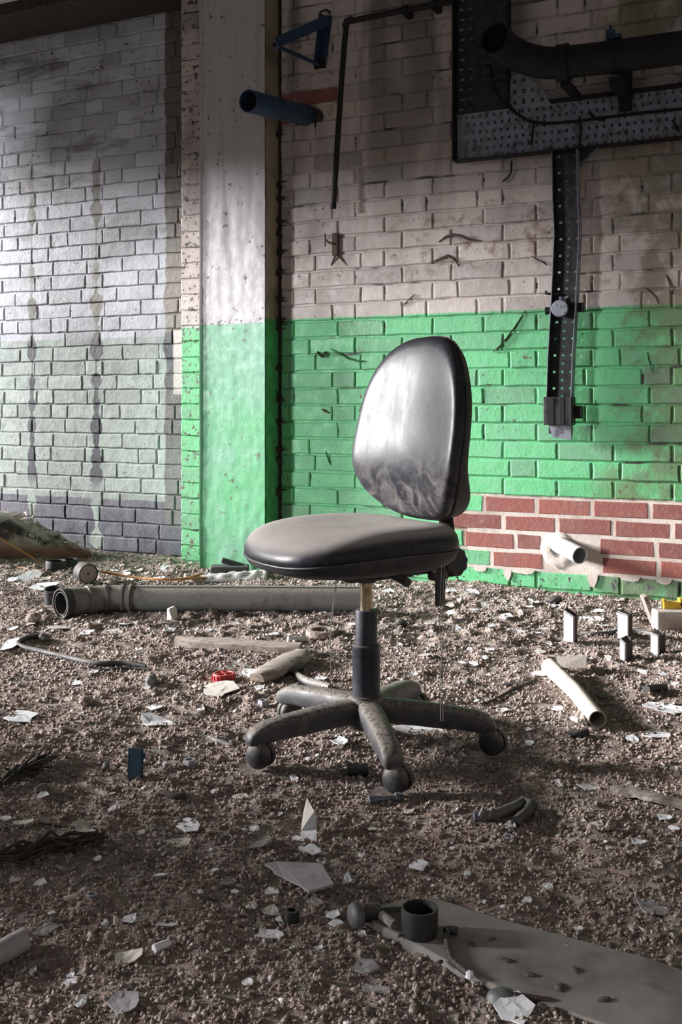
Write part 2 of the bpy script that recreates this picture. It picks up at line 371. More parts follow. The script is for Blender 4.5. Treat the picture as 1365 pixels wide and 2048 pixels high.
b = MB(); b.box(((PIL0 + PIL1) / 2, -.03, 1.375), (wpil, .16, 2.85)); b.build('pillar_core', M_RET, pillar)
b = MB(); rings = []
for i in range(60):
    z = -.05 + 2.85 * i / 59; e = .002 * float(vnoise(z * 14, 3.3, 5)); x = PIL0 - .004 + .002 * float(vnoise(z * 6, 9.3, 6))
    rings.append([(x - .006, -.10, z), (x - .007 - e, -.121, z), (x - .002, -.1285 - e, z), (x + .008, -.1275 - e, z), (x + .014, -.118, z)])
b.loft(rings, True); b.build('corner_bead', M_PIL, pillar, 60)
# the open joint between pillar and wall, with the dirt and webs that have gathered in it
b = MB(); b.box((CORNER + .008, .02, 1.375), (.020, .03, 2.85)); b.build('joint_filler', M_GRIME_SHADE, wall_right)
for k, py in enumerate((270, 400, 372, 445, 468, 505, 545, 598, 640, 654, 735, 797, 845, 900, 918, 982)):
    z = W(553, py)[1]; b = MB(); r = random.Random(k)
    for q in range(9):
        a = r.choice((0, math.pi)) + r.gauss(0, .35) if q < 7 else r.uniform(0, 6.28); L = r.uniform(.012, .06)
        p0 = Vector((CORNER + .006, -.004, z + r.uniform(-.012, .012))); p1_ = p0 + Vector((math.cos(a) * L * (1 if math.cos(a) > 0 else .35), -.004 if math.cos(a) > 0 else -.02, math.sin(a) * L * .5))
        b.tube([p0, (p0 + p1_) / 2 + Vector((0, -.004, r.uniform(-.006, .006))), p1_], [.0045, .0028, .0004], 5)
    for q in range(5):
        b.box((CORNER + r.uniform(-.002, .016), -.004, z + r.uniform(-.014, .014)), (.012, .010, .009), None, Matrix.Rotation(r.uniform(0, 3), 3, 'Y'))
    o = b.build('cobweb', M_GRIME_SHADE, wall_right); o['kind'] = 'stuff'
# room shell: ceiling slab, side wall with the tall loading opening that lets the day in, far wall
def shell(name, boxes, m):
    b = MB()
    for (a0, a1, o0, o1, z0, z1) in boxes: b.box(((a0 + a1) / 2, -(o0 + o1) / 2, (z0 + z1) / 2), (a1 - a0, o1 - o0, z1 - z0))
    o = b.build(name, m, None, None, wall_world(0, 0, 0), -TH); o['kind'] = 'structure'; return o
ceiling = shell('ceiling', [(-4.8, 3.5, -.45, 8.5, 2.76, 2.95)], M_CEIL)
b = MB(); b.box((-3.2, -.03, 2.735), (3.6, .34, .06)); b.build('ceiling_shade_strip', M_GRIME_SHADE, ceiling)  # black strip standing in for the shade under the ceiling
wall_side = shell('wall_side', [(-4.8, -4.5, -.45, -.05, -.05, 2.76), (-4.8, -4.5, 3.55, 4.5, -.05, 2.76), (-4.8, -4.5, 7.1, 8.5, -.05, 2.76), (-4.8, -4.5, 4.5, 7.1, -.05, 1.0), (-4.8, -4.5, 4.5, 7.1, 2.05, 2.76), (-4.8, -4.5, -.05, 3.55, -.05, .06), (-4.8, -4.5, -.05, 3.55, 2.50, 2.76)], M_SHELL)  # second opening is unseen, cut and sized for the added lamp
wall_far = shell('wall_far', [(3.2, 3.45, -.3, 8.5, -.05, 2.76)], M_SHELL)
# peeled flaps and scraps on the right wall
def flap(px, py, pts, m, wd=.006, lift=.012):
    """a curled strip of paint: pts are pixel offsets along the strip"""
    b = MB(); rings = []
    n = len(pts)
    for i, (dx, dy) in enumerate(pts):
        s, z = W(px + dx, py + dy, .01); k = math.sin(math.pi * (i + .5) / n); hw = wd * (.15 + .75 * k)
        rings.append([(s, -.004, z + hw), (s, -.004 - lift * k, z + hw * .3), (s, -.006 - lift * .6 * k, z - hw * .6), (s, -.003, z - hw * .4)])
    b.loft(rings, True); return b.build('paint_flap', m, wall_right, 60)
M_FLAP = plain('peeled_paint', (.085, .055, .042), .8, 0, (.05, .035, .03), .8, 30)
M_FLAPG = plain('peeled_green_paint', (.05, .20, .08), .7, 0, (.04, .03, .02), .6, 30)
flap(905, 470, [(-28, 14), (-14, 4), (0, 0), (16, 2), (34, 10), (58, 12)], M_FLAP, .010, .020)
flap(900, 518, [(-40, 8), (-20, 0), (-4, -6), (8, 0), (18, 14)], M_FLAP, .010, .016)
flap(815, 600, [(-14, 12), (-4, 6), (4, -2), (14, -12)], M_FLAP, .004, .008)
flap(1020, 660, [(-34, 44), (-20, 32), (-4, 14), (10, -6), (30, -38)], M_FLAP, .006, .012)
flap(690, 708, [(-28, -10), (-10, 0), (8, 10), (24, 14), (40, 14)], M_FLAPG, .007, .016)
flap(640, 708, [(-12, 6), (-4, -4), (4, 6), (12, -4), (14, 8)], M_FLAP, .006, .016)
flap(1338, 568, [(-4, -16), (0, -6), (4, 6), (2, 18)], M_FLAP, .014, .014)
flap(1305, 585, [(-16, -10), (-4, -2), (8, 10), (12, 22)], M_FLAP, .004, .008)
flap(1075, 520, [(-12, -8), (0, 0), (10, 4), (18, 10)], M_FLAP, .005, .012)
flap(650, 822, [(-6, -3), (0, 0), (8, 4)], M_FLAP, .008, .014)
flap(655, 918, [(-4, -14), (0, -4), (3, 6), (5, 12)], M_FLAPG, .006, .010)
flap(1297, 725, [(-2, -20), (0, -6), (4, 8), (8, 20)], M_FLAPG, .004, .008)
# mortar plug around the white pipe stub; ledge of broken render under the bare bricks
M_MORTAR = concrete('pale_mortar', (.56, .50, .45), (.36, .30, .26))
b = MB(); rr = random.Random(4); cs, cz = wp
for ring_r, y in ((.030, -.002), (.034, -.012), (.058, -.014), (.075, -.004), (.085, .004)):
    pass
rings = [[(cs + .012 + rad * math.cos(q * .3927) * (1 + .06 * rr.uniform(-1, 1)) * (1.0 if math.cos(q * .3927) < 0 else .8), y + rr.uniform(-.002, .002), cz - .012 + rad * (.85 if math.sin(q * .39) > 0 else 1.15) * math.sin(q * .3927) * (1 + .08 * rr.uniform(-1, 1))) for q in range(16)] for rad, y in ((.033, .004), (.036, -.010), (.055, -.012), (.072, -.007), (.082, .004))]
b.loft(rings, True, False, False); b.build('mortar_patch', M_MORTAR, wall_right, 40)
b = MB(); b.lathe([(.034, .002), (.030, .002)], 16, Matrix.Translation((cs + .012, 0, cz - .012)) @ Matrix.Rotation(math.pi / 2, 4, 'X'))
b.slab([(cs + .012 + .036 * math.cos(q * .524), cz - .012 + .036 * math.sin(q * .524)) for q in range(12)], 0, .002, Matrix(((1, 0, 0, 0), (0, 0, 1, -.001), (0, 1, 0, 0), (0, 0, 0, 1)))); b.build('pipe_hole', M_GRIME_SHADE, wall_right)
b = MB(); b.box(((BARE_S + 3.2) / 2 + .012, .0005, .221), (3.2 - BARE_S - .02, .005, .302)); b.build('mortar_bed', M_MORTAR, wall_right)
r = random.Random(9)
for k, px in enumerate((962, 1017, 1048, 1187, 1262, 1330)):
    b = MB(); s, z = W(px, 1137 + (px - 945) * .066)
    L, hh = (.03, .018, .05, .022, .04, .03)[k], (.010, .040, .008, .042, .010, .012)[k]
    b.slab([(s - L, z + .012), (s + L, z + .012), (s + L * .8, z - hh * .4), (s + L * .3, z - hh), (s - L * .4, z - hh * r.uniform(.6, 1)), (s - L * .9, z - hh * .3)], 0, .004, Matrix(((1, 0, 0, 0), (0, 0, -1, -.006), (0, 1, 0, 0), (0, 0, 0, 1)))); b.build('render_scab', M_MORTAR, wall_right)
# ragged hole with broken brick behind the blue pipe
b = MB(); bs_, bz_ = BPH
b.slab([(bs_ + .05 * math.cos(q * .45) * 1.5, bz_ - .01 + .05 * math.sin(q * .45)) for q in range(14)], 0, .002, Matrix(((1, 0, 0, 0), (0, 0, -1, -.0005), (0, 1, 0, 0), (0, 0, 0, 1)))); b.build('pipe_hole', M_GRIME_SHADE, wall_right)

# ---------------------------------------------------------------- floor: one field of trodden rubble
def floor_mat():
    g = G('rubble_floor'); n1 = g.noise(2.2, 5, .6); n2 = g.noise(28, 5, .7); n3 = g.noise(140, 3, .7); v = g.vor(85, None, 'F1', 'Color')
    c = g.mix(g.step(n2, .36, .66), (.20, .155, .13), (.46, .38, .335)); c = g.mix(g.step(n1, .42, .62), c, g.mix(g.step(n2, .4, .6), (.19, .155, .135), (.34, .295, .265)))
    c = g.mix(g.m('MULTIPLY', g.step(n3, .55, .72), .7), c, (.40, .34, .30)); c = g.mix(g.m('MULTIPLY', g.step(n3, .45, .28), .6), c, (.05, .036, .028))
    c = g.mix(.18, c, g.mix(1.0, (.28, .22, .19), v, 'MULTIPLY'))
    return g.done(c, .95, 0, g.m('ADD', n2, g.m('MULTIPLY', n3, .5)), .7, .006, .2)
M_FLOOR = floor_mat()
ys = [1.12]
while ys[-1] < 6.2: ys.append(ys[-1] + .0042 * (ys[-1] / 1.12) ** .85)
xs = list(np.arange(-2.05, 1.75, .0085))
ys = np.array([-1.5, 0, .6, .9] + ys + [7, 9, 11]); xs = np.array([-7, -4.5, -3, -2.4] + xs + [2.2, 3.2, 5.5])
X, Y = np.meshgrid(xs, ys); Z = hf(X, Y); ny, nx = X.shape
me = bpy.data.meshes.new('floor'); me.vertices.add(ny * nx); me.vertices.foreach_set('co', np.stack([X, Y, Z], -1).astype(np.float32).ravel())
idx = np.arange(ny * nx).reshape(ny, nx); q = np.stack([idx[:-1, :-1], idx[:-1, 1:], idx[1:, 1:], idx[1:, :-1]], -1).reshape(-1, 4)
me.loops.add(q.size); me.loops.foreach_set('vertex_index', q.ravel().astype(np.int32)); me.polygons.add(len(q))
me.polygons.foreach_set('loop_start', np.arange(0, q.size, 4, dtype=np.int32)); me.update(calc_edges=True); me.materials.append(M_FLOOR)
me.polygons.foreach_set('use_smooth', [True] * len(q))
floor = link('floor', me); floor['kind'] = 'structure'
def scatter(name, n, smin, smax, m, flat=.75, seed=0, power=1.6, ico=False, sink=.25, label=None, patch=None):
    g = np.random.default_rng(seed)
    if ico:
        t = 1.618; base = np.array([(-1, t, 0), (1, t, 0), (-1, -t, 0), (1, -t, 0), (0, -1, t), (0, 1, t), (0, -1, -t), (0, 1, -t), (t, 0, -1), (t, 0, 1), (-t, 0, -1), (-t, 0, 1)]) / 1.9
        fc = np.array([(0, 11, 5), (0, 5, 1), (0, 1, 7), (0, 7, 10), (0, 10, 11), (1, 5, 9), (5, 11, 4), (11, 10, 2), (10, 7, 6), (7, 1, 8), (3, 9, 4), (3, 4, 2), (3, 2, 6), (3, 6, 8), (3, 8, 9), (4, 9, 5), (2, 4, 11), (6, 2, 10), (8, 6, 7), (9, 8, 1)])
    else:
        base = np.array([(1, 0, 0), (-1, 0, 0), (0, 1, 0), (0, -1, 0), (0, 0, 1), (0, 0, -1)], float); fc = np.array([(0, 2, 4), (2, 1, 4), (1, 3, 4), (3, 0, 4), (2, 0, 5), (1, 2, 5), (3, 1, 5), (0, 3, 5)])
    u = g.random(n); y = 1.14 * (5.75 / 1.14) ** (u ** .92); x = (g.random(n) * 2 - 1) * (.36 * y + .36)
    off = (x - OX) * -ST + (y - OY) * -CT; ok = off > .01 - .12 * (x < -.9); ok &= np.min([np.hypot(x - cx, y - cy) for cx, cy in CAST], 0) > .045; x, y = x[ok], y[ok]
    if patch: kx = patch(x, y) > g.random(len(x)); x, y = x[kx], y[kx]
    n = len(x); s = smin * (smax / smin) ** (g.random(n) ** power) * (.7 + .16 * y)
    P = base[None] * (1 + g.uniform(-.5, .5, (n, len(base), 3))) * s[:, None, None] * np.array([1, 1, flat])
    P[:, :, 0] *= g.uniform(.7, 1.35, n)[:, None]
    a = g.uniform(0, 6.283, n); ca, sa = np.cos(a)[:, None], np.sin(a)[:, None]
    tilt = g.normal(0, .25, n)[:, None]; P[:, :, 2] += P[:, :, 0] * tilt
    Q = np.stack([P[:, :, 0] * ca - P[:, :, 1] * sa + x[:, None], P[:, :, 0] * sa + P[:, :, 1] * ca + y[:, None], P[:, :, 2] + (hf(x, y) + s * flat * (.6 - sink))[:, None]], -1)
    nv = len(base); fi = (fc[None] + (np.arange(n) * nv)[:, None, None]).reshape(-1, 3)
    me = bpy.data.meshes.new(name); me.vertices.add(n * nv); me.vertices.foreach_set('co', Q.astype(np.float32).ravel())
    me.loops.add(fi.size); me.loops.foreach_set('vertex_index', fi.ravel().astype(np.int32)); me.polygons.add(len(fi))
    me.polygons.foreach_set('loop_start', np.arange(0, fi.size, 3, dtype=np.int32)); me.update(calc_edges=True); me.materials.append(m)
    return tag(link(name, me), label, name.split('_')[-1], None, 'stuff')
def crumb_mat(name, cols):
    g = G(name); v = g.sep(g.vor(130, None, 'F1', 'Color'))[0]; n = g.noise(240, 2, .6); c = cols[0]
    for k in range(1, len(cols)): c = g.mix(g.step(v, k / len(cols) - .04, k / len(cols) + .04), c, cols[k])
    return g.done(g.mix(g.m('MULTIPLY', g.step(n, .5, .7), .4), c, (.12, .09, .07)), .95, 0, n, .4, .002, .2)
M_CRUMB = crumb_mat('soil_crumbs', [(.20, .15, .122), (.33, .262, .228), (.46, .38, .335), (.26, .20, .168), (.50, .43, .39), (.36, .29, .255)])
M_CHIP = crumb_mat('plaster_chips', [(.72, .70, .69), (.50, .47, .45), (.80, .79, .80), (.42, .37, .34)])
M_STONE = crumb_mat('broken_stone', [(.25, .20, .17), (.36, .30, .265), (.16, .125, .105)])
scatter('crumbled_soil', 185000, .0009, .0050, M_CRUMB, 1.0, 1, 1.7, False, .25, 'brown crumbled soil and mortar grit covering the whole floor')
scatter('broken_rubble', 6200, .003, .0095, M_STONE, .6, 2, 2.2, True, .3, 'lumps of broken brick and mortar scattered over the dirt floor')
scatter('plaster_litter', 27000, .0015, .010, M_CHIP, .32, 3, 2.2, False, .1, 'tiny pale plaster chips littered thickly towards the foot of the walls', lambda x, y: np.clip((y - 1.4) / 3.0, .12, 1) ** 1.5)
# ---------------------------------------------------------------- the office chair
def leather():
    g = G('black_leather'); z = g.sep(g.pos)[2]; n1 = g.noise(9, 5, .65); n2 = g.noise(60, 4, .7); n3 = g.noise(300, 2, .6); nz_ = g.sep(g.geo.outputs['Normal'])[2]
    scr = g.noise(30, 4, .7, g.scale(g.pos, (1, 1, .25)), .6)
    c = g.mix(g.step(n1, .4, .7), (.020, .021, .029), (.040, .039, .046))
    up = g.m('MULTIPLY', g.step(nz_, .25, .95), g.step(z, .60, .54))
    low = g.m('MULTIPLY', g.step(z, .69, .54), g.m('MULTIPLY', g.step(z, .495, .515), g.step(g.noise(17, 5, .7, None, 1.2), .36, .70)))
    dust = g.m('MAXIMUM', g.m('MULTIPLY', up, g.step(n1, .1, .55, .55, .95)), g.m('MULTIPLY', low, .38))
    dust = g.m('MAXIMUM', dust, g.m('MULTIPLY', g.step(n2, .5, .8), .10))
    c = g.mix(dust, c, g.mix(n2, (.52, .485, .46), (.38, .34, .315)))
    g.put(g.b.inputs['Coat Weight'], 0.0)
    return g.done(c, g.m('ADD', g.m('MULTIPLY', dust, .35), g.step(scr, .3, .75, .34, .43)), 0, g.m('ADD', g.m('MULTIPLY', n2, .35), g.m('MULTIPLY', n3, .3)), .16, .002, .20)
M_LEA = leather()
M_PLA = plain('dusty_black_plastic', (.026, .026, .030), .48, 0, (.075, .066, .058), .7, 22, .2, .75)
M_PLB = plain('dusty_base_plastic', (.050, .050, .055), .50, 0, (.12, .108, .098), .8, 20, .25, .85)
M_PLC = plain('column_plastic', (.020, .020, .034), .45, 0, (.06, .055, .055), .6, 40, .2, .4)
M_BRASS = plain('tarnished_gas_piston', (.42, .34, .23), .25, 1.0, (.16, .11, .07), .7, 40, .1)
M_STEEL = plain('dull_steel', (.33, .33, .33), .4, .9, (.12, .09, .07), .6, 40, .2)
M_THREAD = plain('grey_thread', (.50, .48, .45), .8, 0, (.2, .18, .16), .4, 60)
PHI = math.radians(33)
FW = Vector((-math.cos(PHI), -math.sin(PHI), 0)); SD = Vector((math.sin(PHI), -math.cos(PHI), 0))
chair = thing('office_chair', 'black leather office chair standing alone in the rubble', 'chair', (CH[0], CH[1], 0), math.pi + PHI)
def sgnp(v, p): return math.copysign(abs(v) ** p, v)
# seat: a rounded square cushion, dished, with a waterfall front
SA, SB, SOFF = .210, .205, .046
def seat_ring(k, z, n=64, front=0.0, e=3.4):
    out = []
    for q in range(n):
        t = 2 * math.pi * q / n; x = SA * k * sgnp(math.cos(t), 2 / e); y = SB * k * sgnp(math.sin(t), 2 / e)
        x += -.03 * k * (y / SB) ** 2 * (x > 0) * .6
        zz = z - front * max(0, (x + .03) / .24) ** 2.2 + .010 * (y / SB) ** 2 * k - .008 * (x < 0) * (1 - (abs(x) / SA)) * 0
        out.append((x + SOFF, y, zz))
    return out
zt = .497
rings = [seat_ring(k, z, 64, fr) for k, z, fr in ((.965, .434, .012), (.985, .436, .013), (1.0, .446, .016), (1.0, .456, .020), (.985, .470, .024), (.955, .481, .028), (.91, .489, .031), (.84, .494, .033), (.72, zt, .034), (.55, zt - .001, .032), (.35, zt - .003, .030), (.12, zt - .004, .03))]
seat = MB().loft(rings, True, True, True).build('seat_cushion', M_LEA, chair, 60)
rings = [seat_ring(k, z, 64, fr) for k, z, fr in ((.80, .400, .0), (.90, .408, .004), (.965, .418, .008), (.99, .430, .011), (.99, .436, .012), (.9, .438, .013))]
MB().loft(rings, True, True, True).build('seat_shell', M_PLA, chair, 50)
pr = seat_ring(.995, .4365, 64, .013); b = MB(); b.tube(pr + [pr[0]], .0028, 6, False); b.build('seat_piping', M_PLA, seat, 60)
# backrest: padded front, plastic rear shell, seam between
BX = -.178                                             # behind the column axis, along the chair's forward line
def back_pt(k, t, d, e=2.7):
    """k: inset 0..1, t: angle, d: thickness offset forward"""
    cx_, cz_ = math.cos(t), math.sin(t)
    zz = sgnp(cz_, 2 / e) * .209 * k; yy = sgnp(cx_, 2 / e) * .197 * k
    v = (zz + .209) / .418
    yy *= 1.0 - .30 * max(0, v - .30) ** 1.5 - .16 * max(0, .25 - v) * 2
    lean = .020 * math.exp(-((v - .24) / .22) ** 2) - .030 * max(0, v - .45) ** 1.3 - .045 * max(0, .14 - v)
    cup = .045 * (yy / .2) ** 2
    if d < .004: d -= .034 * k * math.exp(-((v - .10) / .17) ** 2)
    return (BX + lean + cup + d, yy, .702 + zz)
def back_ring(k, d, n=56): return [back_pt(k, 2 * math.pi * q / n, d) for q in range(n)]
prof = ((.97, .004), (.992, .010), (1.0, .018), (.995, .026), (.975, .035), (.94, .0395), (.88, .043), (.78, .0475), (.62, .0525), (.42, .056), (.2, .058), (.05, .0585))
back = MB().loft([back_ring(k, d) for k, d in prof], True, True, True).build('backrest_cushion', M_LEA, chair, 60)
prof = ((.05, -.026), (.4, -.026), (.7, -.024), (.86, -.018), (.95, -.008), (.982, .002), (.985, .008), (.95, .010))
MB().loft([back_ring(k, d) for k, d in prof], True, True, True).build('backrest_shell', M_PLA, chair, 60)
pr = back_ring(.994, .0065); MB().tube(pr + [pr[0]], .003, 6, False).build('backrest_piping', M_PLA, back, 60)
b = MB()
for (y0, z0, y1, z1) in ((.02, .865, .028, .885), (.03, .850, .022, .868)):
    k = lambda y, z: (back_pt(.01, 0, .0465)[0] - .030 * max(0, (z - .499) / .418 - .45) ** 1.3 + .045 * (y / .2) ** 2 - .018, y, z)
    b.tube([k(y0, z0), k((y0 + y1) / 2 + .003, (z0 + z1) / 2), k(y1, z1)], .0010, 5); b.build('backrest_scratch', M_THREAD, back); b = MB()
# mechanism under the seat
b = MB(); b.box((.0, 0, .392), (.17, .13, .030)); b.box((-.10, 0, .398), (.15, .075, .026)); mech = b.build('tilt_mechanism', M_PLA, chair); bevel(mech, .006)
pts = [(-.14, .0, .392), (-.20, .0, .392), (-.222, .0, .41), (-.228, .0, .46), (-.215, .0, .56), (-.19, 0, .66)]
b = MB(); b.tube(pts, .026, 12, True, None, .009); b.build('back_bar', M_PLA, chair, 60)
# ribbed lever with a paddle end
lv = [(-.005, .06, .392), (.000, .115, .392), (-.002, .15, .384)]
lever = MB().tube(lv, [.008, .009, .010], 10).build('height_lever', M_PLA, chair, 60)
lv2 = [(-.03, -.06, .392), (.012, -.105, .385), (.055, -.150, .370), (.075, -.172, .364)]
pad = MB().tube(lv2, [.007, .009, .016, .011], 10, True, None, [.007, .009, .007, .005]).build('tilt_lever', M_PLA, chair, 60)
b = MB()
for k in range(6):
    p = Vector(lv2[0]).lerp(Vector(lv2[1]), .25 + k * .14); b.tube([p, p + Vector((.006, -.005, -.001))], .0115, 10)
b.build('lever_rib', M_PLA, pad, 60)
# bracket with the lobed tension knob at the rear near corner, and the sleeve hanging below it
b = MB(); Mk = Matrix.Translation((-.150, .112, .412)) @ Matrix.Rotation(math.radians(-78), 4, 'X')
n = 60; rings = []
for rad, z in ((.020, -.012), (.030, -.010), (.033, -.004), (.033, .012), (.030, .018), (.016, .020)):
    rings.append([(rad * (1 + .055 * math.cos(10 * 2 * math.pi * q / n)) * math.cos(2 * math.pi * q / n), rad * (1 + .055 * math.cos(10 * 2 * math.pi * q / n)) * math.sin(2 * math.pi * q / n), z) for q in range(n)])
b.loft(rings, True, True, True, Mk); b.build('tension_knob', M_PLA, chair, 40)
b = MB(); b.box((-.09, .098, .404), (.085, .030, .030)); b.box((-.115, .110, .392), (.050, .022, .036)); br = b.build('knob_bracket', M_PLA, chair); bevel(br, .008, 3)
b = MB(); b.lathe([(.0005, -.003), (.004, -.003), (.0045, 0), (.003, .003), (.0005, .004)], 10, Matrix.Translation((-.093, .122, .397)) @ Matrix.Rotation(-math.pi / 2, 4, 'X')); b.build('screw', M_STEEL, br, 40)
b = MB(); b.loft([[(-.118 + x, .112 + y, z) for x, y in ((-.011, -.005), (.011, -.005), (.012, .005), (-.012, .005))] for z in (.395, .36, .318)], True); hb = b.build('hanging_sleeve', M_PLA, chair); bevel(hb, .002)
# loose threads from the upholstery
def to_local(p): return chair_inv @ Vector(p)
chair_inv = (Matrix.Translation((CH[0], CH[1], 0)) @ Matrix.Rotation(math.pi + PHI, 4, 'Z')).inverted()
def unproj(px, py, y): return Vector(((px - CX) * y / F, y, H - (py - CY) * y / F))
def thread(pix, y, name='loose_thread', r=.0008):
    pts = [to_local(unproj(px, py, y)) for px, py in pix]; b = MB(); b.tube(pts, r, 5); o = b.build(name, M_THREAD, chair, 60); return o
thread([(676, 1150), (672, 1180), (666, 1225), (662, 1262), (661, 1275), (662, 1330), (663, 1392)], 2.19)
thread([(674, 1150), (667, 1200), (663, 1240), (661, 1275), (664, 1310), (672, 1340), (688, 1368)], 2.195)
b = MB()
for k in range(5):
    p = to_local(unproj(661 + (k % 2) * 3 - 1, 1262 + k * 5, 2.19)); b.tube([p, p + Vector((.003, .003, .002)), p + Vector((-.002, .004, -.003)), p + Vector((.001, -.003, .001))], .0012, 5)
b.build('thread_knot', M_THREAD, chair, 60)
thread([(884, 1130), (881, 1200), (880, 1260), (884, 1292), (882, 1360), (882, 1442)], 2.15)
thread([(890, 1130), (886, 1200), (885, 1260), (884, 1292), (886, 1360), (887, 1442)], 2.15)
thread([(893, 1140), (895, 1160), (890, 1185), (886, 1240), (884, 1292)], 2.148)
b = MB()
for k in range(4):
    p = to_local(unproj(883 + (k % 2) * 3, 1288 + k * 3, 2.15)); b.tube([p, p + Vector((.003, .003, .002)), p + Vector((-.002, .004, -.003)), p + Vector((.001, -.003, .001))], .0012, 5)
b.build('thread_knot', M_THREAD, chair, 60)
# gas column
MB().lathe([(.0135, .285), (.0135, .392), (.008, .392)], 20).build('gas_piston', M_BRASS, chair, 40)
b = MB(); b.lathe([(.0225, .365), (.0225, .400), (.01, .400)], 16); b.build('column_socket', M_PLA, chair, 40)
MB().lathe([(.0245, .215), (.0245, .300), (.0232, .304), (.015, .304), (.015, .290)], 32).build('upper_sleeve', M_PLC, chair, 40)
MB().lathe([(.0305, .105), (.0305, .216), (.0312, .217), (.0312, .226), (.0290, .2285), (.024, .2285)], 32).build('lower_sleeve', M_PLC, chair, 40)
# five-star base
b = MB(); b.lathe([(.012, .045), (.040, .050), (.046, .060), (.046, .096), (.040, .108), (.034, .1125), (.034, .117), (.031, .117), (.0, .117)], 36); base = b.build('star_base', M_PLB, chair, 50)
for i, a in enumerate(LEG_A):
    la = a - math.pi / 2 - (math.pi + PHI); ca, sa = math.cos(la), math.sin(la)
    path = ((.020, .084, .028, .026), (.060, .084, .028, .026), (.110, .0815, .0255, .0255), (.160, .077, .024, .025), (.205, .0740, .023, .0230), (.236, .0700, .0225, .0222), (.254, .0650, .022, .0210), (.2635, .0585, .0215, .0205), (.2660, .0520, .0205, .0195), (.2660, .0485, .017, .016))
    rings = []
    for j, (r, z, hw, hh) in enumerate(path):
        if j == 0: tx, tz = path[1][0] - r, path[1][1] - z
        elif j == len(path) - 1: tx, tz = .0, -1.0
        else: tx, tz = path[j + 1][0] - path[j - 1][0], path[j + 1][1] - path[j - 1][1]
        L = math.hypot(tx, tz); tx, tz = tx / L, tz / L; ring = []
        for q in range(16):
            t = 2 * math.pi * q / 16; u = sgnp(math.cos(t), .62) * hw; v = sgnp(math.sin(t), .62) * hh
            rr, zz = r - tz * v, z + tx * v; ring.append((rr * ca - u * sa, rr * sa + u * ca, zz))
        rings.append(ring)
    MB().loft(rings, True, True, True).build('leg', M_PLB, base, 50)
    # twin-wheel caster: two domed wheels, a hood and a stem
    px_, py_ = .2645 * ca, .2645 * sa
    head = (.95, 1.0, .7, 2.0, 1.05)[i]; ax = Vector((math.cos(head), math.sin(head), 0)); fd = Vector((-ax.y, ax.x, 0))
    lw = math.pi + PHI
    ax = Matrix.Rotation(-lw, 3, 'Z') @ ax; fd = Matrix.Rotation(-lw, 3, 'Z') @ fd
    c0 = Vector((px_, py_, .0275)) + (Matrix.Rotation(-lw, 3, 'Z') @ Vector((.012, -.004, 0)))
    Mc = Matrix((( ax.x, fd.x, 0, c0.x), (ax.y, fd.y, 0, c0.y), (0, 0, 1, c0.z), (0, 0, 0, 1))) @ Matrix.Rotation(math.pi / 2, 4, 'Y')
    b = MB(); b.lathe([(.0, -.010), (.020, -.010), (.0235, -.006), (.0235, .006), (.020, .010), (.0, .010)], 20, Mc)
    b.tube([(px_, py_, .030), (px_, py_, .060)], .012, 12); cas = b.build('caster', M_PLA, chair, 40)
    for sg in (-1, 1):
        b = MB(); b.lathe([(.0, sg * .004), (.0262, sg * .004), (.0275, sg * .006), (.0275, sg * .014), (.0262, sg * .018), (.021, sg * .0225), (.012, sg * .026), (.0, sg * .027)][::sg], 24, Mc); b.build('wheel', M_PLA, cas, 40)

# ---------------------------------------------------------------- things fixed to the walls
M_TRAY = plain('galvanised_tray', (.27, .28, .34), .5, .3, (.04, .04, .04), .85, 26, .4)
M_TRAYD = plain('blackened_tray', (.035, .035, .036), .5, .4, (.012, .011, .010), .8, 30, .4)
M_IRON = plain('black_iron', (.016, .016, .020), .5, .2, (.03, .02, .015), .6, 30, .3, 0, .2)
M_BLUE = plain('blue_painted_steel', (.018, .045, .095), .45, .1, (.012, .013, .016), .7, 26, .3)
M_CONDUIT = plain('conduit_black', (.020, .020, .021), .42, .2, (.03, .025, .02), .5, 40, .2, 0, .2)
M_GREYBOX = plain('grey_conduit_box', (.19, .20, .23), .5, .5, (.05, .045, .045), .6, 60, .3)
def wthing(name, label, cat, px, py, off=0.0, group=None):
    s, z = W(px, py, off); t = thing(name, label, cat, wall_world(s, off, z), -TH, group)
    return t, (lambda qx, qy, o=off: (lambda q: (q[0] - s, -(o - off), q[1] - z))(W(qx, qy, o)))
def tray_plate(b, P, u, v, lu, lv, nu, nv, hole=(.27, .38), th=.0015, skip=None, M=None):
    """perforated plate: nu x nv cells each with a slot, spanned by unit vectors u, v from P"""
    P, u, v = Vector(P), Vector(u), Vector(v); n = u.cross(v).normalized()
    for i in range(nu):
        for j in range(nv):
            c = P + u * (lu * (i + .5) / nu) + v * (lv * (j + .5) / nv); a, e = lu / nu / 2, lv / nv / 2
            st = (j % 2) * .30 * a
            if skip and skip((c - P).dot(u), (c - P).dot(v)): continue
            o = [c - u * a - v * e, c + u * a - v * e, c + u * a + v * e, c - u * a + v * e]
            h = [c + u * (st - .0) + (-u * a * hole[0] - v * e * hole[1]), c + u * st + (u * a * hole[0] - v * e * hole[1]), c + u * st + (u * a * hole[0] + v * e * hole[1]), c + u * st + (-u * a * hole[0] + v * e * hole[1])]
            b.add(o + h, [(0, 1, 5, 4), (1, 2, 6, 5), (2, 3, 7, 6), (3, 0, 4, 7)])
            hb = [p - n * .006 for p in h]; b.add(h + hb, [(0, 1, 5, 4), (1, 2, 6, 5), (2, 3, 7, 6), (3, 0, 4, 7)])
TO = .045                                               # tray back plate stands this far off the wall
t, L_ = wthing('cable_tray', 'dark perforated cable tray high on the white brick wall, with a narrow hanging arm', 'cable tray', 1000, 300, TO)
TW = .200; FH = .050
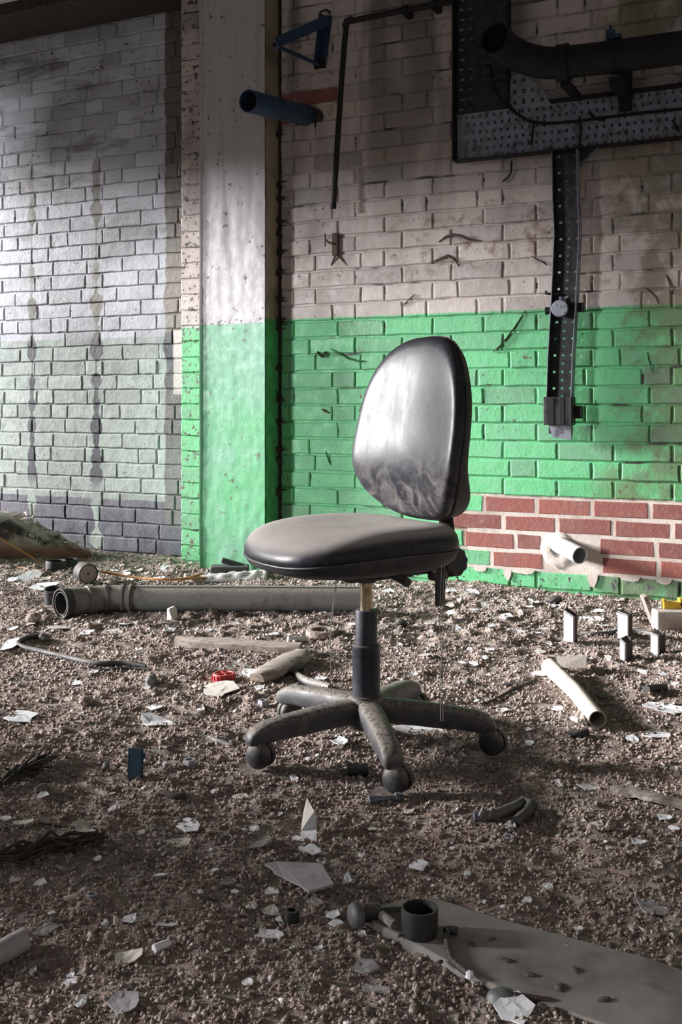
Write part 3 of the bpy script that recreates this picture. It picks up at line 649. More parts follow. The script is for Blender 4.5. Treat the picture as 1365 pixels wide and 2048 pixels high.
e0 = Vector(L_(914, 326)); ex = Vector((1, 0, 0)); ez = Vector((0, 0, 1)); out = Vector((0, -1, 0))
TL = 1.60
b = MB(); tray_plate(b, e0 + ez * TW, ex, -ez, TL, TW, 54, 6); MB.build(b, 'horizontal_tray', M_TRAY, t)
VH = 1.0; VW = .232
b = MB(); tray_plate(b, e0 + ez * TW, ex, ez, VW, VH, 6, 24, (.5, .28)); b.build('vertical_tray', M_TRAYD, t)
def flange(name, p, q, m=M_IRON, h=FH, th=.003, lip=.008):
    p, q = Vector(p), Vector(q); d = (q - p).normalized(); side = d.cross(out).normalized()
    b = MB(); b.loft([[p - side * th, p - side * th + out * h, p + side * th + out * h, p + side * th], [q - side * th, q - side * th + out * h, q + side * th + out * h, q + side * th]], True); return b.build(name, m, t)
flange('side_flange', e0, e0 + ez * (TW + VH)); flange('side_flange', e0, e0 + ex * TL)
cn = e0 + ex * VW + ez * TW
flange('side_flange', cn + ez * .12, cn + ez * VH); flange('side_flange', cn + ex * .17, e0 + ex * TL + ez * TW)
# triangular gusset closing the inner corner, with its own lip
b = MB(); g0, g1, g2 = cn, cn + ez * .215, cn + ex * .185
N_ = 5
for i in range(N_):
    for j in range(N_ - i):
        f = lambda a, c: g0 + (g1 - g0) * (a / N_) + (g2 - g0) * (c / N_)
        q = [f(i, j), f(i, j + 1), f(i + 1, j + 1), f(i + 1, j)]
        if i + j == N_ - 1: b.add([q[0], q[1], q[3]], [(0, 1, 2)])
        else:
            c = (q[0] + q[1] + q[2] + q[3]) / 4; h = [c + (p - c) * .42 for p in q]; b.add(q + h, [(0, 1, 5, 4), (1, 2, 6, 5), (2, 3, 7, 6), (3, 0, 4, 7)])
b.build('gusset_plate', M_TRAY, t)
flange('gusset_lip', g1, g2, M_GREYBOX, .018)
# bolts on the tray
b0 = MB().lathe([(.0, 0), (.006, 0), (.006, .004), (.003, .006), (.0, .006)], 8, Matrix.Rotation(math.pi / 2, 4, 'X')).mesh('bolt', M_STEEL, 40)
for px, py in ((1080, 217), (1205, 275), (1328, 264), (930, 290), (990, 158)): link('bolt', b0, t, Vector(L_(px, py)))
# the narrow drop arm, kinked on its way down, its sleeve and its cut end
AW = .098; arm_px = [(1134, 312), (1136, 405), (1139, 470), (1133, 600), (1126, 720), (1122, 868)]
ctr = [Vector(L_(px, py)) for px, py in arm_px]; ctr[0].z = e0.z
b = MB(); bl = MB(); br_ = MB()
NS = 34; tot = ctr[0].z - ctr[-1].z
def ctr_at(z):
    for p, q in zip(ctr, ctr[1:]):
        if q.z <= z <= p.z: return p.lerp(q, (p.z - z) / (p.z - q.z))
    return ctr[-1]
for i in range(NS):
    p, q = ctr_at(ctr[0].z - tot * i / NS), ctr_at(ctr[0].z - tot * (i + 1) / NS)
    for k in range(3):
        x0, x1 = -AW / 2 + AW * k / 3, -AW / 2 + AW * (k + 1) / 3
        o = [p + ex * x0, q + ex * x0, q + ex * x1, p + ex * x1]; c = (o[0] + o[1] + o[2] + o[3]) / 4
        if (i + k) % 2 and k != 1: b.add(o, [(0, 1, 2, 3)])
        else:
            h = [c + Vector(((v - c).x * .34, 0, (v - c).z * .28)) for v in o]; h2 = [v + Vector((0, .006, 0)) for v in h]
            b.add(o + h, [(0, 1, 5, 4), (1, 2, 6, 5), (2, 3, 7, 6), (3, 0, 4, 7)]); b.add(h + h2, [(0, 1, 5, 4), (1, 2, 6, 5), (2, 3, 7, 6), (3, 0, 4, 7)])
b.build('drop_arm', M_TRAYD, t)
for sg, mm in ((-1, M_IRON), (1, M_TRAY)):
    bb = MB(); bb.loft([[p + ex * sg * AW / 2 + Vector((-.002, 0, 0)), p + ex * sg * AW / 2 + out * .042 + Vector((-.002, 0, 0)), p + ex * sg * AW / 2 + out * .042 + Vector((.003, 0, 0)), p + ex * sg * AW / 2 + Vector((.003, 0, 0))] for p in ctr[:-1] + [ctr[-1] + ez * .05]], True); bb.build('arm_flange', mm, t)
    bb = MB(); bb.tube([p + ex * sg * AW / 2 + out * .043 for p in ctr[:-1] + [ctr[-1] + ez * .05]], .0022, 6); bb.build('arm_edge', M_GREYBOX, t, 60)
jn = ctr[0] + ex * AW / 2; b = MB(); b.slab([(jn.x - .002, jn.z + .01), (jn.x + .085, jn.z + .01), (jn.x - .002, jn.z - .075)], 0, .002, Matrix(((1, 0, 0, 0), (0, 0, -1, 0), (0, 1, 0, 0), (0, 0, 0, 1)))); b.build('junction_plate', M_TRAYD, t)
p, q = jn + ez * -.075, jn + ex * .085 + ez * .0; bb = MB(); bb.tube([p + out * .03, q + out * .03], .0022, 6); bb.build('junction_lip', M_GREYBOX, t, 60)
sl = Vector(L_(1123, 822, TO)); b = MB(); b.box(sl + Vector((0, -.028, 0)), (AW + .018, .062, .112)); o = b.build('end_sleeve', M_TRAYD, t); bevel(o, .004)
b = MB(); b.box(sl + Vector((-.028, -.060, 0)), (.028, .006, .108)); b.box(sl + Vector((.018, -.060, 0)), (.018, .006, .108)); b.build('sleeve_rib', M_IRON, t)
b = MB(); z1_ = sl.z - .055; b.loft([[(sl.x - AW / 2 + .008, -.035, z1_), (sl.x + AW / 2 - .004, -.035, z1_), (sl.x + AW / 2 - .004, 0, z1_), (sl.x - AW / 2 + .008, 0, z1_)], [(sl.x - AW / 2 + .022, -.020, z1_ - .052), (sl.x + AW / 2 - .004, -.020, z1_ - .058), (sl.x + AW / 2 - .004, 0, z1_ - .058), (sl.x - AW / 2 + .022, 0, z1_ - .052)]], True); b.build('cut_end', M_TRAY, t)
b = MB(); b.box(sl + Vector((AW / 2 + .022, -.012, -.004)), (.030, .030, .05)); b.build('sleeve_lug', M_IRON, t)
# cables slung in the tray
def wcable(pix, off, r, name='tray_cable'):
    b = MB(); b.tube([L_(px, py, off) for px, py in pix], r, 6); return b.build(name, M_IRON, t, 60)
wcable([(980, 130), (990, 178), (1002, 200), (1030, 225), (1060, 243), (1090, 247), (1150, 243), (1200, 236), (1290, 225), (1365, 218)], TO + .018, .006)
wcable([(1018, 145), (1018, 170), (1017, 205), (1030, 222)], TO + .022, .004)
wcable([(1068, 245), (1066, 270), (1064, 290)], TO + .012, .004); wcable([(1160, 232), (1163, 262), (1158, 300), (1176, 292)], TO + .014, .004)
wcable([(1180, 225), (1192, 238), (1210, 240)], TO + .012, .006); wcable([(1024, 322), (1023, 345), (1016, 356), (1006, 363)], .02, .004); wcable([(1346, 240), (1352, 250), (1358, 262)], TO + .012, .005)
for px, py in ((1040, 225), (1090, 247), (1250, 230), (1330, 222)):
    b = MB(); b.tube([Vector(L_(px, py, TO)) + Vector((0, 0, .012)), Vector(L_(px, py, TO + .03)), Vector(L_(px, py, TO)) - Vector((0, 0, .012))], .0025, 5); b.build('cable_tie', M_IRON, t, 60)
# round conduit box clamped on the drop arm
c_, L2 = wthing('conduit_box', 'round grey conduit box with stub spout clamped on the hanging tray arm', 'junction box', 1121, 617, TO + .045)
Mw = Matrix.Rotation(math.pi / 2, 4, 'X')
b = MB(); b.lathe([(.0, -.04), (.028, -.04), (.030, 0), (.034, 0), (.034, .008), (.031, .011), (.0, .011)], 24, Mw); b.build('box_body', M_GREYBOX, c_, 40)
b = MB(); b.tube([(-.025, .016, -.004), (-.055, .016, -.006)], .014, 12); b.tube([(-.055, .016, -.006), (-.062, .016, -.006)], .016, 12); b.build('spout', M_IRON, c_, 40)
b = MB(); b.tube([(.0, .016, .025), (-.002, .016, .048)], .007, 10); b.build('stem', M_GREYBOX, c_, 40)
b = MB(); b.box((.058, .030, .004), (.058, .014, .036)); b.build('clamp', M_IRON, c_)
b = MB(); b.tube([(-.01, .02, .060), (-.045, .01, .060), (-.058, .006, .062), (-.058, .006, .074)], .005, 8); b.build('hook', M_IRON, c_, 60)
b = MB()
for a in (2.4, 5.5): b.lathe([(.0, .010), (.003, .010), (.003, .013), (.0, .0135)], 8, Matrix.Translation((.022 * math.cos(a), 0, .022 * math.sin(a))) @ Mw)
b.build('screw', M_STEEL, c_, 40)
# the fat dark pipe with its open elbow
t, L_ = wthing('steam_pipe', 'thick black pipe with open bent end crossing before the perforated tray', 'pipe', 1130, 130, .25)
R_ = .060
path = [L_(990, 76, .46), L_(1000, 85, .42), L_(1016, 99, .36), L_(1040, 113, .30), L_(1066, 121, .265), L_(1092, 126, .25), L_(1120, 126, .25), L_(1200, 117, .25), L_(1300, 104, .25), L_(1680, 54, .25)]
MB().lathe([(.0, 0), (R_ - .006, 0)], 20, Matrix.Translation(Vector(path[1])) @ (Vector(path[1]) - Vector(path[0])).to_track_quat('Z', 'Y').to_matrix().to_4x4()).build('mouth_shade_disc', M_GRIME_SHADE, t)  # black disc added to paint the shade inside the pipe mouth
MB().pipe(path, R_, .006, 24).build('pipe_body', M_IRON, t, 50)
def collar(pix, o, rad, ln, m=M_IRON, nm='collar'):
    p = Vector(L_(*pix, o)); MB().tube([p - Vector((ln, 0, 0)), p + Vector((ln, 0, 0))], rad, 20).build(nm, m, t, 40)
collar((1128, 126), .25, R_ + .010, .022); collar((1228, 113), .25, R_ + .006, .010, nm='clamp')
p = Vector(L_(1222, 112, .25)); b = MB(); b.tube([p + Vector((0, 0, .055)), p + Vector((0, 0, .115))], .006, 8); b.box(p + Vector((.0, 0, .085)), (.03, .026, .022)); b.box(p + Vector((.012, 0, .068)), (.055, .03, .014)); b.build('hanger_bolt', M_BLUE, t)
b = MB(); b.box(p + Vector((.02, .09, -.10)), (.045, .22, .03)); b.box(p + Vector((.02, .19, -.08)), (.05, .012, .16)); b.build('support_bracket', M_IRON, t)
p = Vector(L_(1130, 126, .25)); b = MB(); b.box(p + Vector((0, .10, -.075)), (.034, .20, .022)); b.build('support_bracket', M_IRON, t)
# long thin conduit that runs along and then down
t, L_ = wthing('conduit', 'thin black conduit running along the wall top and dropping beside the bracket', 'conduit', 692, 46, .06)
MB().tube([L_(920, 0, .06), L_(800, 22, .06), L_(702, 42, .06)], .013, 10).build('conduit_run', M_CONDUIT, t, 50)
MB().tube([L_(694, 44, .06), L_(690, 80, .065), L_(683, 170, .08), L_(675, 290, .10), L_(667, 417, .12)], .0125, 12).build('conduit_drop', M_CONDUIT, t, 50)
p = Vector(L_(698, 42, .06)); b = MB(); b.tube([p + Vector((.02, 0, .003)), p + Vector((-.008, 0, .0)), p + Vector((-.018, 0, -.025))], .017, 10); b.build('elbow', M_CONDUIT, t, 50)
for px, py in ((812, 20), (870, 8)):
    p = Vector(L_(px, py, .06)); b = MB(); b.box(p + Vector((0, .03, 0)), (.022, .062, .045)); b.tube([p + Vector((-.012, 0, 0)), p + Vector((.012, -.004, 0))], .018, 10); b.build('pipe_clip', M_IRON, t)
p = Vector(L_(667, 417, .12)); MB().tube([p, p + Vector((0, 0, .02))], .0138, 12).build('end_ferrule', M_IRON, t, 40)
# triangular angle-iron bracket
t, L_ = wthing('wall_bracket', 'triangular blue-black angle-iron bracket jutting from the wall above the blue pipe', 'bracket', 650, 80, .01)
A_, B_, C_ = Vector(L_(652, 42, .03)), Vector(L_(640, 128, .03)), Vector(L_(548, 88, .26))
def angle_bar(nm, p, q, wd, m):
    d = (q - p).normalized(); a = d.cross(Vector((0, 0, 1)) if abs(d.z) < .8 else Vector((1, 0, 0))).normalized(); c = a.cross(d).normalized()
    sec = [(-1, -1), (1, -1), (1, -.7), (-.7, -.7), (-.7, 1), (-1, 1)]
    b = MB(); b.loft([[x + a * u * wd + c * v * wd for u, v in sec] for x in (p, q)], True); return b.build(nm, m, t)
angle_bar('top_bar', A_, C_, .022, M_BLUE); angle_bar('wall_bar', A_ + Vector((0, 0, .03)), B_, .022, M_BLUE); angle_bar('brace', C_, B_, .009, M_BLUE)
b = MB(); b.box(Vector(L_(640, 126, .015)), (.05, .02, .045)); b.build('fixing_plate', M_IRON, t); b = MB(); b.tube([Vector(L_(650, 30, .03)) + Vector((.028 * math.cos(k), -.004, .02 * math.sin(k))) for k in (0, .6, 1.2, 1.8, 2.4, 3.1)], .005, 6); b.build('fixing_loop', M_IRON, t)
# blue pipe stub out of the broken hole
t, L_ = wthing('blue_pipe', 'dark blue pipe stub poking out of a broken hole beside the pillar', 'pipe', 618, 232, .0)
MB().lathe([(.0, 0), (.041, 0)], 20, Matrix.Translation(Vector(L_(512, 206, .47))) @ (Vector(L_(560, 218, .28)) - Vector(L_(497, 202, .52))).to_track_quat('Z', 'Y').to_matrix().to_4x4()).build('mouth_shade_disc', M_GRIME_SHADE, t)  # black disc standing in for shade inside the blue pipe
MB().pipe([L_(618, 232, -.03), L_(600, 228, .10), L_(560, 218, .28), L_(497, 202, .52)], .046, .005, 24).build('pipe_body', M_BLUE, t, 50)
# white pipe stub low in the bare bricks
M_WHITEPIPE = plain('white_plastic_pipe', (.44, .45, .49), .4, 0, (.30, .26, .22), .5, 24, .2)
t, L_ = wthing('white_pipe_stub', 'short white plastic pipe stub with dark open end in the bare red bricks', 'pipe', 1113, 1088, .0)
MB().pipe([L_(1108, 1083, -.03), L_(1128, 1094, .03), L_(1161, 1111, .11)], .0345, .004, 24).build('pipe_body', M_WHITEPIPE, t, 50)
MB().lathe([(.0, 0), (.030, 0)], 16, Matrix.Translation(Vector(L_(1136, 1098, .05))) @ Matrix.Rotation(math.pi / 2, 4, 'X') @ Matrix.Rotation(.5, 4, 'Y')).build('mouth_shade_disc', M_GRIME_SHADE, t)  # black disc in place of the shade down the white pipe
# little hook plate
t, L_ = wthing('hook_plate', 'small rusty hook plate with a side arm on the white wall below the conduit', 'hook', 675, 490, .0)
b = MB(); b.box((0, -.014, 0), (.026, .028, .10)); o = b.build('plate', M_FLAP, t); bevel(o, .003)
b = MB(); b.tube([(0, -.03, .0), (-.02, -.045, .006), (-.034, -.05, .02), (-.036, -.05, .045)], [.006, .005, .005, .004], 6); b.tube([(-.034, -.05, .02), (-.036, -.05, -.01)], .004, 6); b.build('arm', M_FLAP, t, 60)
b = MB(); b.tube([(.004, -.02, -.045), (-.014, -.012, -.07), (-.028, -.006, -.09)], [.006, .004, .002], 6); b.tube([(.004, -.02, -.045), (.026, -.012, -.066), (.05, -.006, -.095)], [.006, .004, .001], 6); b.build('bent_tail', M_FLAP, t, 60)
# ---------------------------------------------------------------- things lying on the floor
def at(px, py, up=0.0):
    """the floor point under a sight line, on the uneven ground"""
    x, y = FL(px, py, 0.0)
    for _ in range(3): x, y = FL(px, py, hz(x, y))
    return Vector((x, y, hz(x, y) + up))
M_FLAKE = plain('white_paint_flake', (.80, .80, .83), .7, 0, (.33, .29, .26), .55, 40, .3)
M_FLAKEB = plain('cream_paint_flake', (.62, .57, .52), .75, 0, (.34, .28, .24), .5, 40, .3)
M_FLAKEG = plain('grey_paint_flake', (.36, .34, .35), .75, 0, (.18, .16, .15), .6, 30, .3)
M_WOOD = None
def wood(name, a, b):
    g = G(name); n = g.noise(10, 5, .65, g.scale(g.obj, (1, 14, 14)), .3); n2 = g.noise(50, 3, .6, g.obj)
    return g.done(g.mix(g.step(n, .35, .68), a, b), .85, 0, g.m('ADD', n, g.m('MULTIPLY', n2, .4)), .5, .003)
M_WOOD = wood('weathered_wood', (.40, .34, .29), (.20, .165, .14)); M_WOODD = wood('dirty_timber', (.30, .265, .23), (.13, .11, .095))
M_ORANGE = plain('orange_strip', (.48, .21, .06), .55, 0, (.16, .08, .04), .6, 30)
M_RED = plain('red_plastic', (.46, .022, .034), .45, 0, (.18, .06, .05), .5, 40, .2, .3)
M_YELL = plain('yellow_plastic', (.62, .38, .03), .5, 0, (.25, .17, .05), .5, 40)
M_RUBBER = plain('black_rubber', (.018, .018, .019), .6, 0, (.055, .045, .04), .6, 40, .25, .35)
M_GREYPIPE = plain('grey_downpipe', (.17, .168, .16), .55, 0, (.07, .062, .05), .8, 14, .3, .7)
M_DARKSTONE = plain('grey_stone', (.16, .155, .145), .9, 0, (.08, .065, .05), .6, 30, .5)
M_ZINC = plain('zinc_bracket', (.34, .34, .37), .5, .3, (.12, .085, .06), .7, 40, .25)
M_STUBB = plain('rusty_shaded_steel', (.055, .043, .038), .7, .2, (.10, .05, .03), .6, 40, .4)
M_TWIG = plain('dry_stalk', (.045, .038, .032), .85, 0, (.10, .085, .07), .5, 60)
M_GRIP = plain('weathered_grey_handle', (.14, .135, .125), .6, 0, (.05, .045, .04), .6, 40, .3)
M_CARD = plain('cream_torn_tube', (.56, .50, .44), .8, 0, (.30, .24, .20), .6, 26, .3)
M_SACK = None
def flake_mesh(name, Lx, Ly, seed, m, th=.0014, curl=.0, jag=.45, holes=False):
    r = random.Random(seed); n = r.randrange(5, 9) if Lx < .04 else r.randrange(8, 12); poly = []
    for q in range(n):
        a = 2 * math.pi * (q + r.uniform(-.36, .36)) / n; k = 1 - jag * r.random()
        poly.append((Lx * .56 * math.cos(a) * k, Ly * .56 * math.sin(a) * k))
    ph = r.uniform(0, 3.14); cx_, sx_ = math.cos(ph), math.sin(ph); R = max(Lx, Ly) / 2
    zf = lambda x, y: curl * (((x * cx_ + y * sx_) / R) ** 2) + r.uniform(-.0006, .0006)
    b = MB(); zt = [zf(x, y) for x, y in poly]; c = len(poly)
    vs = [(x, y, z) for (x, y), z in zip(poly, zt)] + [(x, y, z + th) for (x, y), z in zip(poly, zt)] + [(x * .45, y * .45, zf(x * .45, y * .45)) for x, y in poly] + [(x * .45, y * .45, zf(x * .45, y * .45) + th) for x, y in poly]
    fs = [(i, (i + 1) % n, n + (i + 1) % n, n + i) for i in range(n)]
    fs += [(n + i, n + (i + 1) % n, 3 * n + (i + 1) % n, 3 * n + i) for i in range(n)] + [tuple(range(3 * n, 4 * n))]
    fs += [((i + 1) % n, i, 2 * n + i, 2 * n + (i + 1) % n) for i in range(n)] + [tuple(range(2 * n, 3 * n))[::-1]]
    b.add(vs, fs); return b.mesh(name, m)
FK = [0]
def flake(px, py, w, h, m=None, curl=.004, label=None, group=None, rot=None, name='paint_flake', cat='paint flake', tilt=None, up=.003, jag=.45):
    """a flake that covers w x h pixels where it lies"""
    FK[0] += 1; r = random.Random(FK[0] * 13 + 5); p = at(px, py); sc = p.y / F
    Lx = w * sc * 1.08; Ly = h * sc * p.y / (H - p.z) * 1.08
    Ly = min(Ly, Lx * 2.2)
    o = link(name, flake_mesh(name, Lx, Ly, FK[0], m or M_FLAKE, .0012 + .0008 * r.random(), curl * Lx / .08 * r.uniform(.4, 1.3), jag), None, p + Vector((0, 0, up)))
    o.rotation_euler = (tilt if tilt is not None else r.gauss(.04, .07), r.gauss(0, .07), (rot if rot is not None else r.uniform(-.15, .15)))
    return tag(o, label, cat, group)
# flakes that can be told apart
flake(38, 1438, 66, 24, None, .004, 'white paint flake alone at the left edge of the floor, above the dry stalks')
flake(313, 1450, 80, 28, None, .020, 'curled white paint flake on the dirt directly above the blue bracket', None, .25)
flake(440, 1381, 70, 28, M_FLAKEB, .005, 'cream torn paint flake directly below the red plastic cap')
flake(835, 1461, 116, 22, None, .008, 'long white paint flake under the chair base, right of the front leg')
flake(680, 1487, 42, 15, M_FLAKE, .018, 'curled white paint flake between the front and left chair legs')
flake(912, 1491, 34, 17, M_FLAKEB, .006, 'cream paint flake just left of the right-hand caster')
flake(1325, 1417, 84, 20, None, .004, 'long white perforated-looking paint strip at the right edge beyond the cream tube', None, -.15)
flake(1310, 1473, 60, 15, None, .006, 'narrow white paint flake below the long strip at the right edge', None, -.2)
flake(1178, 1577, 46, 14, None, .004, 'white paint flake just left of the pointed wooden lath')
flake(378, 1655, 50, 40, None, .006, 'large crumbling white plaster flake in the open dirt below the blue bracket')
flake(362, 1690, 54, 16, M_FLAKEB, .004, 'streaky pale plaster scrap touching the large crumbling flake')
flake(170, 1662, 38, 30, M_FLAKEB, .025, 'folded cream paint flake above the lower clump of dry stalks', None, .5)
flake(545, 1875, 68, 20, None, .006, 'long white paint flake in front of the black rubber bush')
flake(668, 1836, 32, 22, M_FLAKE, .006, 'upper of two white flakes left of the metal door knob')
flake(672, 1850, 42, 16, M_FLAKE, .004, 'lower of two white flakes left of the metal door knob')
flake(540, 1828, 34, 20, M_FLAKEB, .012, 'curled pale flake left of the black rubber bush', None, .5)
flake(545, 1788, 36, 18, None, .003, 'white flake lying below the left tip of the big grey shard')
flake(632, 1808, 36, 16, M_FLAKEG, .003, 'grey-white flake tucked under the right end of the big shard')
flake(840, 1735, 42, 22, None, .005, 'ragged white flake on bare dirt midway between chair and plank')
flake(1310, 1820, 72, 32, M_FLAKEG, .004, 'large mottled grey flake at the right edge beyond the fallen plank')
flake(735, 1935, 54, 34, M_FLAKEG, .006, 'grey torn flake in front of the plank below the door knob', None, None)
flake(755, 1985, 58, 16, M_FLAKEG, .004, 'narrow grey flake nearest the bottom edge in front of the plank')
flake(1030, 2024, 74, 56, None, .006, 'big pale flake leaning on the grey scoop at the bottom edge')
flake(1300, 2034, 96, 44, None, .006, 'big white flake on the near edge of the plank at bottom right')
flake(248, 2010, 84, 44, M_FLAKEG, .006, 'large grey flake near the bottom left corner of the floor')
flake(255, 1922, 62, 26, M_FLAKEB, .012, 'tan broken flake raised above the dirt at lower left')
flake(92, 1865, 48, 26, M_FLAKEG, .004, 'crumbly grey-white flake above the white tube end at the left edge')
flake(810, 1836, 22, 12, M_FLAKEG, .003, 'small grey flake resting behind the black ring')
flake(585, 1294 + 6, 46, 8, None, .002, 'white sliver in front of the grey downpipe') if False else None
flake(600, 1222, 70, 10, None, .003, 'long white flake in front of the downpipe, left of the gas column')
flake(60, 1160, 60, 16, None, .006, 'broad white flake left of the dial-faced drum')
flake(90, 1178, 50, 12, None, .006, 'broad white flake between drum and downpipe mouth')
flake(18, 1295, 34, 16, None, .006, 'white flake at the left edge beside the looped hose')
flake(186, 1345, 24, 12, None, .006, 'white flake touching the near side of the black hose')
flake(1140, 1345, 26, 10, None, .006, 'white flake behind the top of the cream tube') if False else None
# the many small ones that nothing tells apart share one label
SMALL = [(312,1421,36,10),(402,1417,20,7),(390,1375,11,7),(293,1377,20,9),(155,1370,24,13),(120,1257,44,8),(255,1250,34,7),(280,1301,12,8),(483,1596,36,13),(590,1560,20,13),(617,1522,11,7),(428,1586,18,8),(87,1603,26,16),(225,1621,15,13),(283,1668,22,13),(510,1662,28,14),(620,1704,44,14),(645,1710,26,8),(197,1721,18,11),(83,1770,26,18),(30,1762,30,15),(320,1757,32,7),(335,1855,48,8),(65,1947,20,16),(140,1972,36,13),(140,1957,22,11),(17,1970,18,20),(162,2008,22,24),(560,1845,15,13),(505,1818,26,12),(495,1970,28,13),(980,1301,22,9),(855,1312,34,9),(970,1317,18,7),(940,1301,16,6),(1080,1305,22,10),(925,1330,22,9),(948,1331,20,8),(1005,1422,30,7),(1115,1419,28,8),(1060,1489,26,9),(1037,1486,10,7),(1057,1462,13,7),(1265,1481,24,11),(1222,1328,20,9),(1287,1346,20,9),(1120,1571,15,11),(1192,1654,36,10),(1168,1638,14,7),(1280,1689,34,13),(817,1626,24,11),(936,1750,16,12),(725,1715,22,9),(830,1980,15,16),(722,1872,20,14),(1055,1805,26,10),(1008,1800,14,8),(970,1808,12,8),(1098,1777,18,12),(1265,1862,14,9),(1145,1440,12,7),(710,1250,30,8),(860,1250,22,8),(905,1228,22,8),(640,1360,26,10),(583,1375,24,9),(520,1376,22,9),(548,1270,22,6),(470,1250,26,7),(420,1262,20,6),(340,1262,24,6),(230,1262,30,6),(175,1262,30,8),(28,1260,20,8),(60,1250,18,7),(300,1370,14,7),(330,1530,9,6),(224,1590,12,6),(520,1700,14,8),(560,1632,16,8),(745,1662,20,7),(905,1700,10,6),(1000,1590,12,5),(1120,1630,10,6),(1330,1640,40,12),(1350,1660,28,10),(1220,1700,14,7),(1160,1860,18,8),(700,1760,10,6),(455,1905,16,10),(210,1850,14,10),(105,1830,16,8),(400,1790,16,8),(470,1790,22,10),(430,1745,18,8),(585,1900,14,8),(640,1900,18,10),(20,1700,26,9),(45,1650,40,12),(10,1640,26,10),(130,1690,14,9),(350,1720,12,7),(1010,1235,16,6),(1040,1260,18,6),(1100,1290,14,6),(985,1262,16,7),(800,1290,14,6),(770,1330,18,7),(830,1350,14,6),(790,1380,12,6),(1160,1325,16,7),(1350,1370,14,7),(1330,1350,26,8),(1240,1230,18,7),(1200,1240,20,7),(950,1215,18,6),(880,1205,16,6),(1060,1215,18,6)]
MARKS = [(448, 1352, 'red plastic cap'), (270, 1525, 'blue bracket'), (379, 1526, 'hex nut'), (510, 1515, "chair's left caster"), (780, 1565, "chair's front caster"), (985, 1495, "chair's right caster"), (475, 1300, 'split timber batten'), (560, 1345, 'frayed timber offcut'), (137, 1203, 'open mouth of the downpipe'), (430, 1195, 'middle of the downpipe'), (40, 1290, 'bend of the black hose'), (245, 1335, 'tip of the black hose'), (1150, 1400, 'torn cream tube'), (1146, 1255, 'tallest channel stub'), (1259, 1305, 'shortest channel stub'), (1322, 1290, 'rightmost channel stub'), (1012, 1633, 'black lever handle'), (1290, 1600, 'wooden lath'), (615, 1650, 'folded standing shard'), (600, 1775, 'big grey shard'), (584, 1832, 'black rubber bush'), (716, 1845, 'metal door knob'), (840, 1850, 'black ring on the plank'), (1150, 1920, 'middle of the plank'), (50, 1560, 'upper dry stalks'), (100, 1710, 'lower dry stalks'), (378, 1655, 'crumbling white flake'), (236, 1840, 'white conical fragment'), (255, 1922, 'tan broken flake'), (248, 2010, 'large grey corner flake'), (20, 1920, 'white tube end at the left edge'), (708, 1752, 'bright steel ring'), (803, 1247, 'black stone behind the column'), (883, 1290, 'hanging knotted thread'), (302, 1362, 'grey angular stone'), (38, 1438, 'white flake at the left edge'), (835, 1461, 'long white flake under the chair'), (735, 1935, 'grey torn flake'), (1310, 1820, 'mottled grey flake at the right edge'), (840, 1735, 'ragged white flake'), (1325, 1417, 'long perforated strip'), (645, 1262, 'earthen ring')]
NTH = ('', 'second ', 'third ', 'fourth ', 'fifth ', 'sixth ', 'seventh ', 'eighth ')
tags_ = {}
for i, (px, py, w_, h_) in enumerate(SMALL):
    mk = min(MARKS, key=lambda q: math.hypot((q[0] - px) * .8, (q[1] - py) * 1.6)); dx, dy = px - mk[0], (py - mk[1]) * 1.6
    tags_.setdefault((mk[2], ('right of the' if dx > 0 else 'left of the') if abs(dx) > abs(dy) else ('in front of the' if dy > 0 else 'behind the')), []).append((math.hypot(dx, dy), i))
LAB = {}
for (nm, dr), q in tags_.items():
    for k, (_, i) in enumerate(sorted(q)): LAB[i] = 'small pale flake, %snearest %s %s' % (NTH[min(k, 7)], dr, nm)
for i, (px, py, w_, h_) in enumerate(SMALL):
    flake(px, py, w_, h_, (M_FLAKE, M_FLAKE, M_FLAKEB)[i % 3], .006, LAB[i], 'small paint flakes scattered on the floor')
# litter of white flakes along the foot of the walls
r = random.Random(31)
for i in range(90):
    px = r.uniform(5, 1360); base = 1112 + max(0, (px - 360)) * .082 + 14; py = base + abs(r.gauss(0, 42)) + 4
    if 100 < px < 745 and 1165 < py < 1235: continue
    if px < 200 and py < 1135: continue
    flake(px, py, r.uniform(10, 30), r.uniform(4, 8), M_FLAKE if r.random() < .75 else M_FLAKEB, .006, 'thin white flake in the dense paint litter before the far walls', 'paint litter before the far walls')

# helpers for floor things
def floor_tube(name, label, cat, pix, rad, m, group=None, n=8, sink=.3, smooth=60, hump=None):
    pts = [at(*p) for p in pix]; c = sum(pts, Vector()) / len(pts); c.z = min(p.z for p in pts)
    rr = rad if isinstance(rad, (list, tuple)) else [rad] * len(pts)
    loc = [p - c + Vector((0, 0, q * (1 - sink) + (hump[i] if hump else 0))) for i, (p, q) in enumerate(zip(pts, rr))]
    fine = []; fr = []
    for i in range(len(loc) - 1):
        p0, p1, p2, p3 = loc[max(i - 1, 0)], loc[i], loc[i + 1], loc[min(i + 2, len(loc) - 1)]
        for k in range(4):
            t_ = k / 4; fine.append(.5 * ((2 * p1) + (p2 - p0) * t_ + (2 * p0 - 5 * p1 + 4 * p2 - p3) * t_ ** 2 + (3 * p1 - p0 - 3 * p2 + p3) * t_ ** 3)); fr.append(rr[i] + (rr[i + 1] - rr[i]) * t_)
    fine.append(loc[-1]); fr.append(rr[-1])
    b = MB(); b.tube(fine, fr, n); o = b.build(name, m, None, smooth, c)
    return tag(o, label, cat, group)
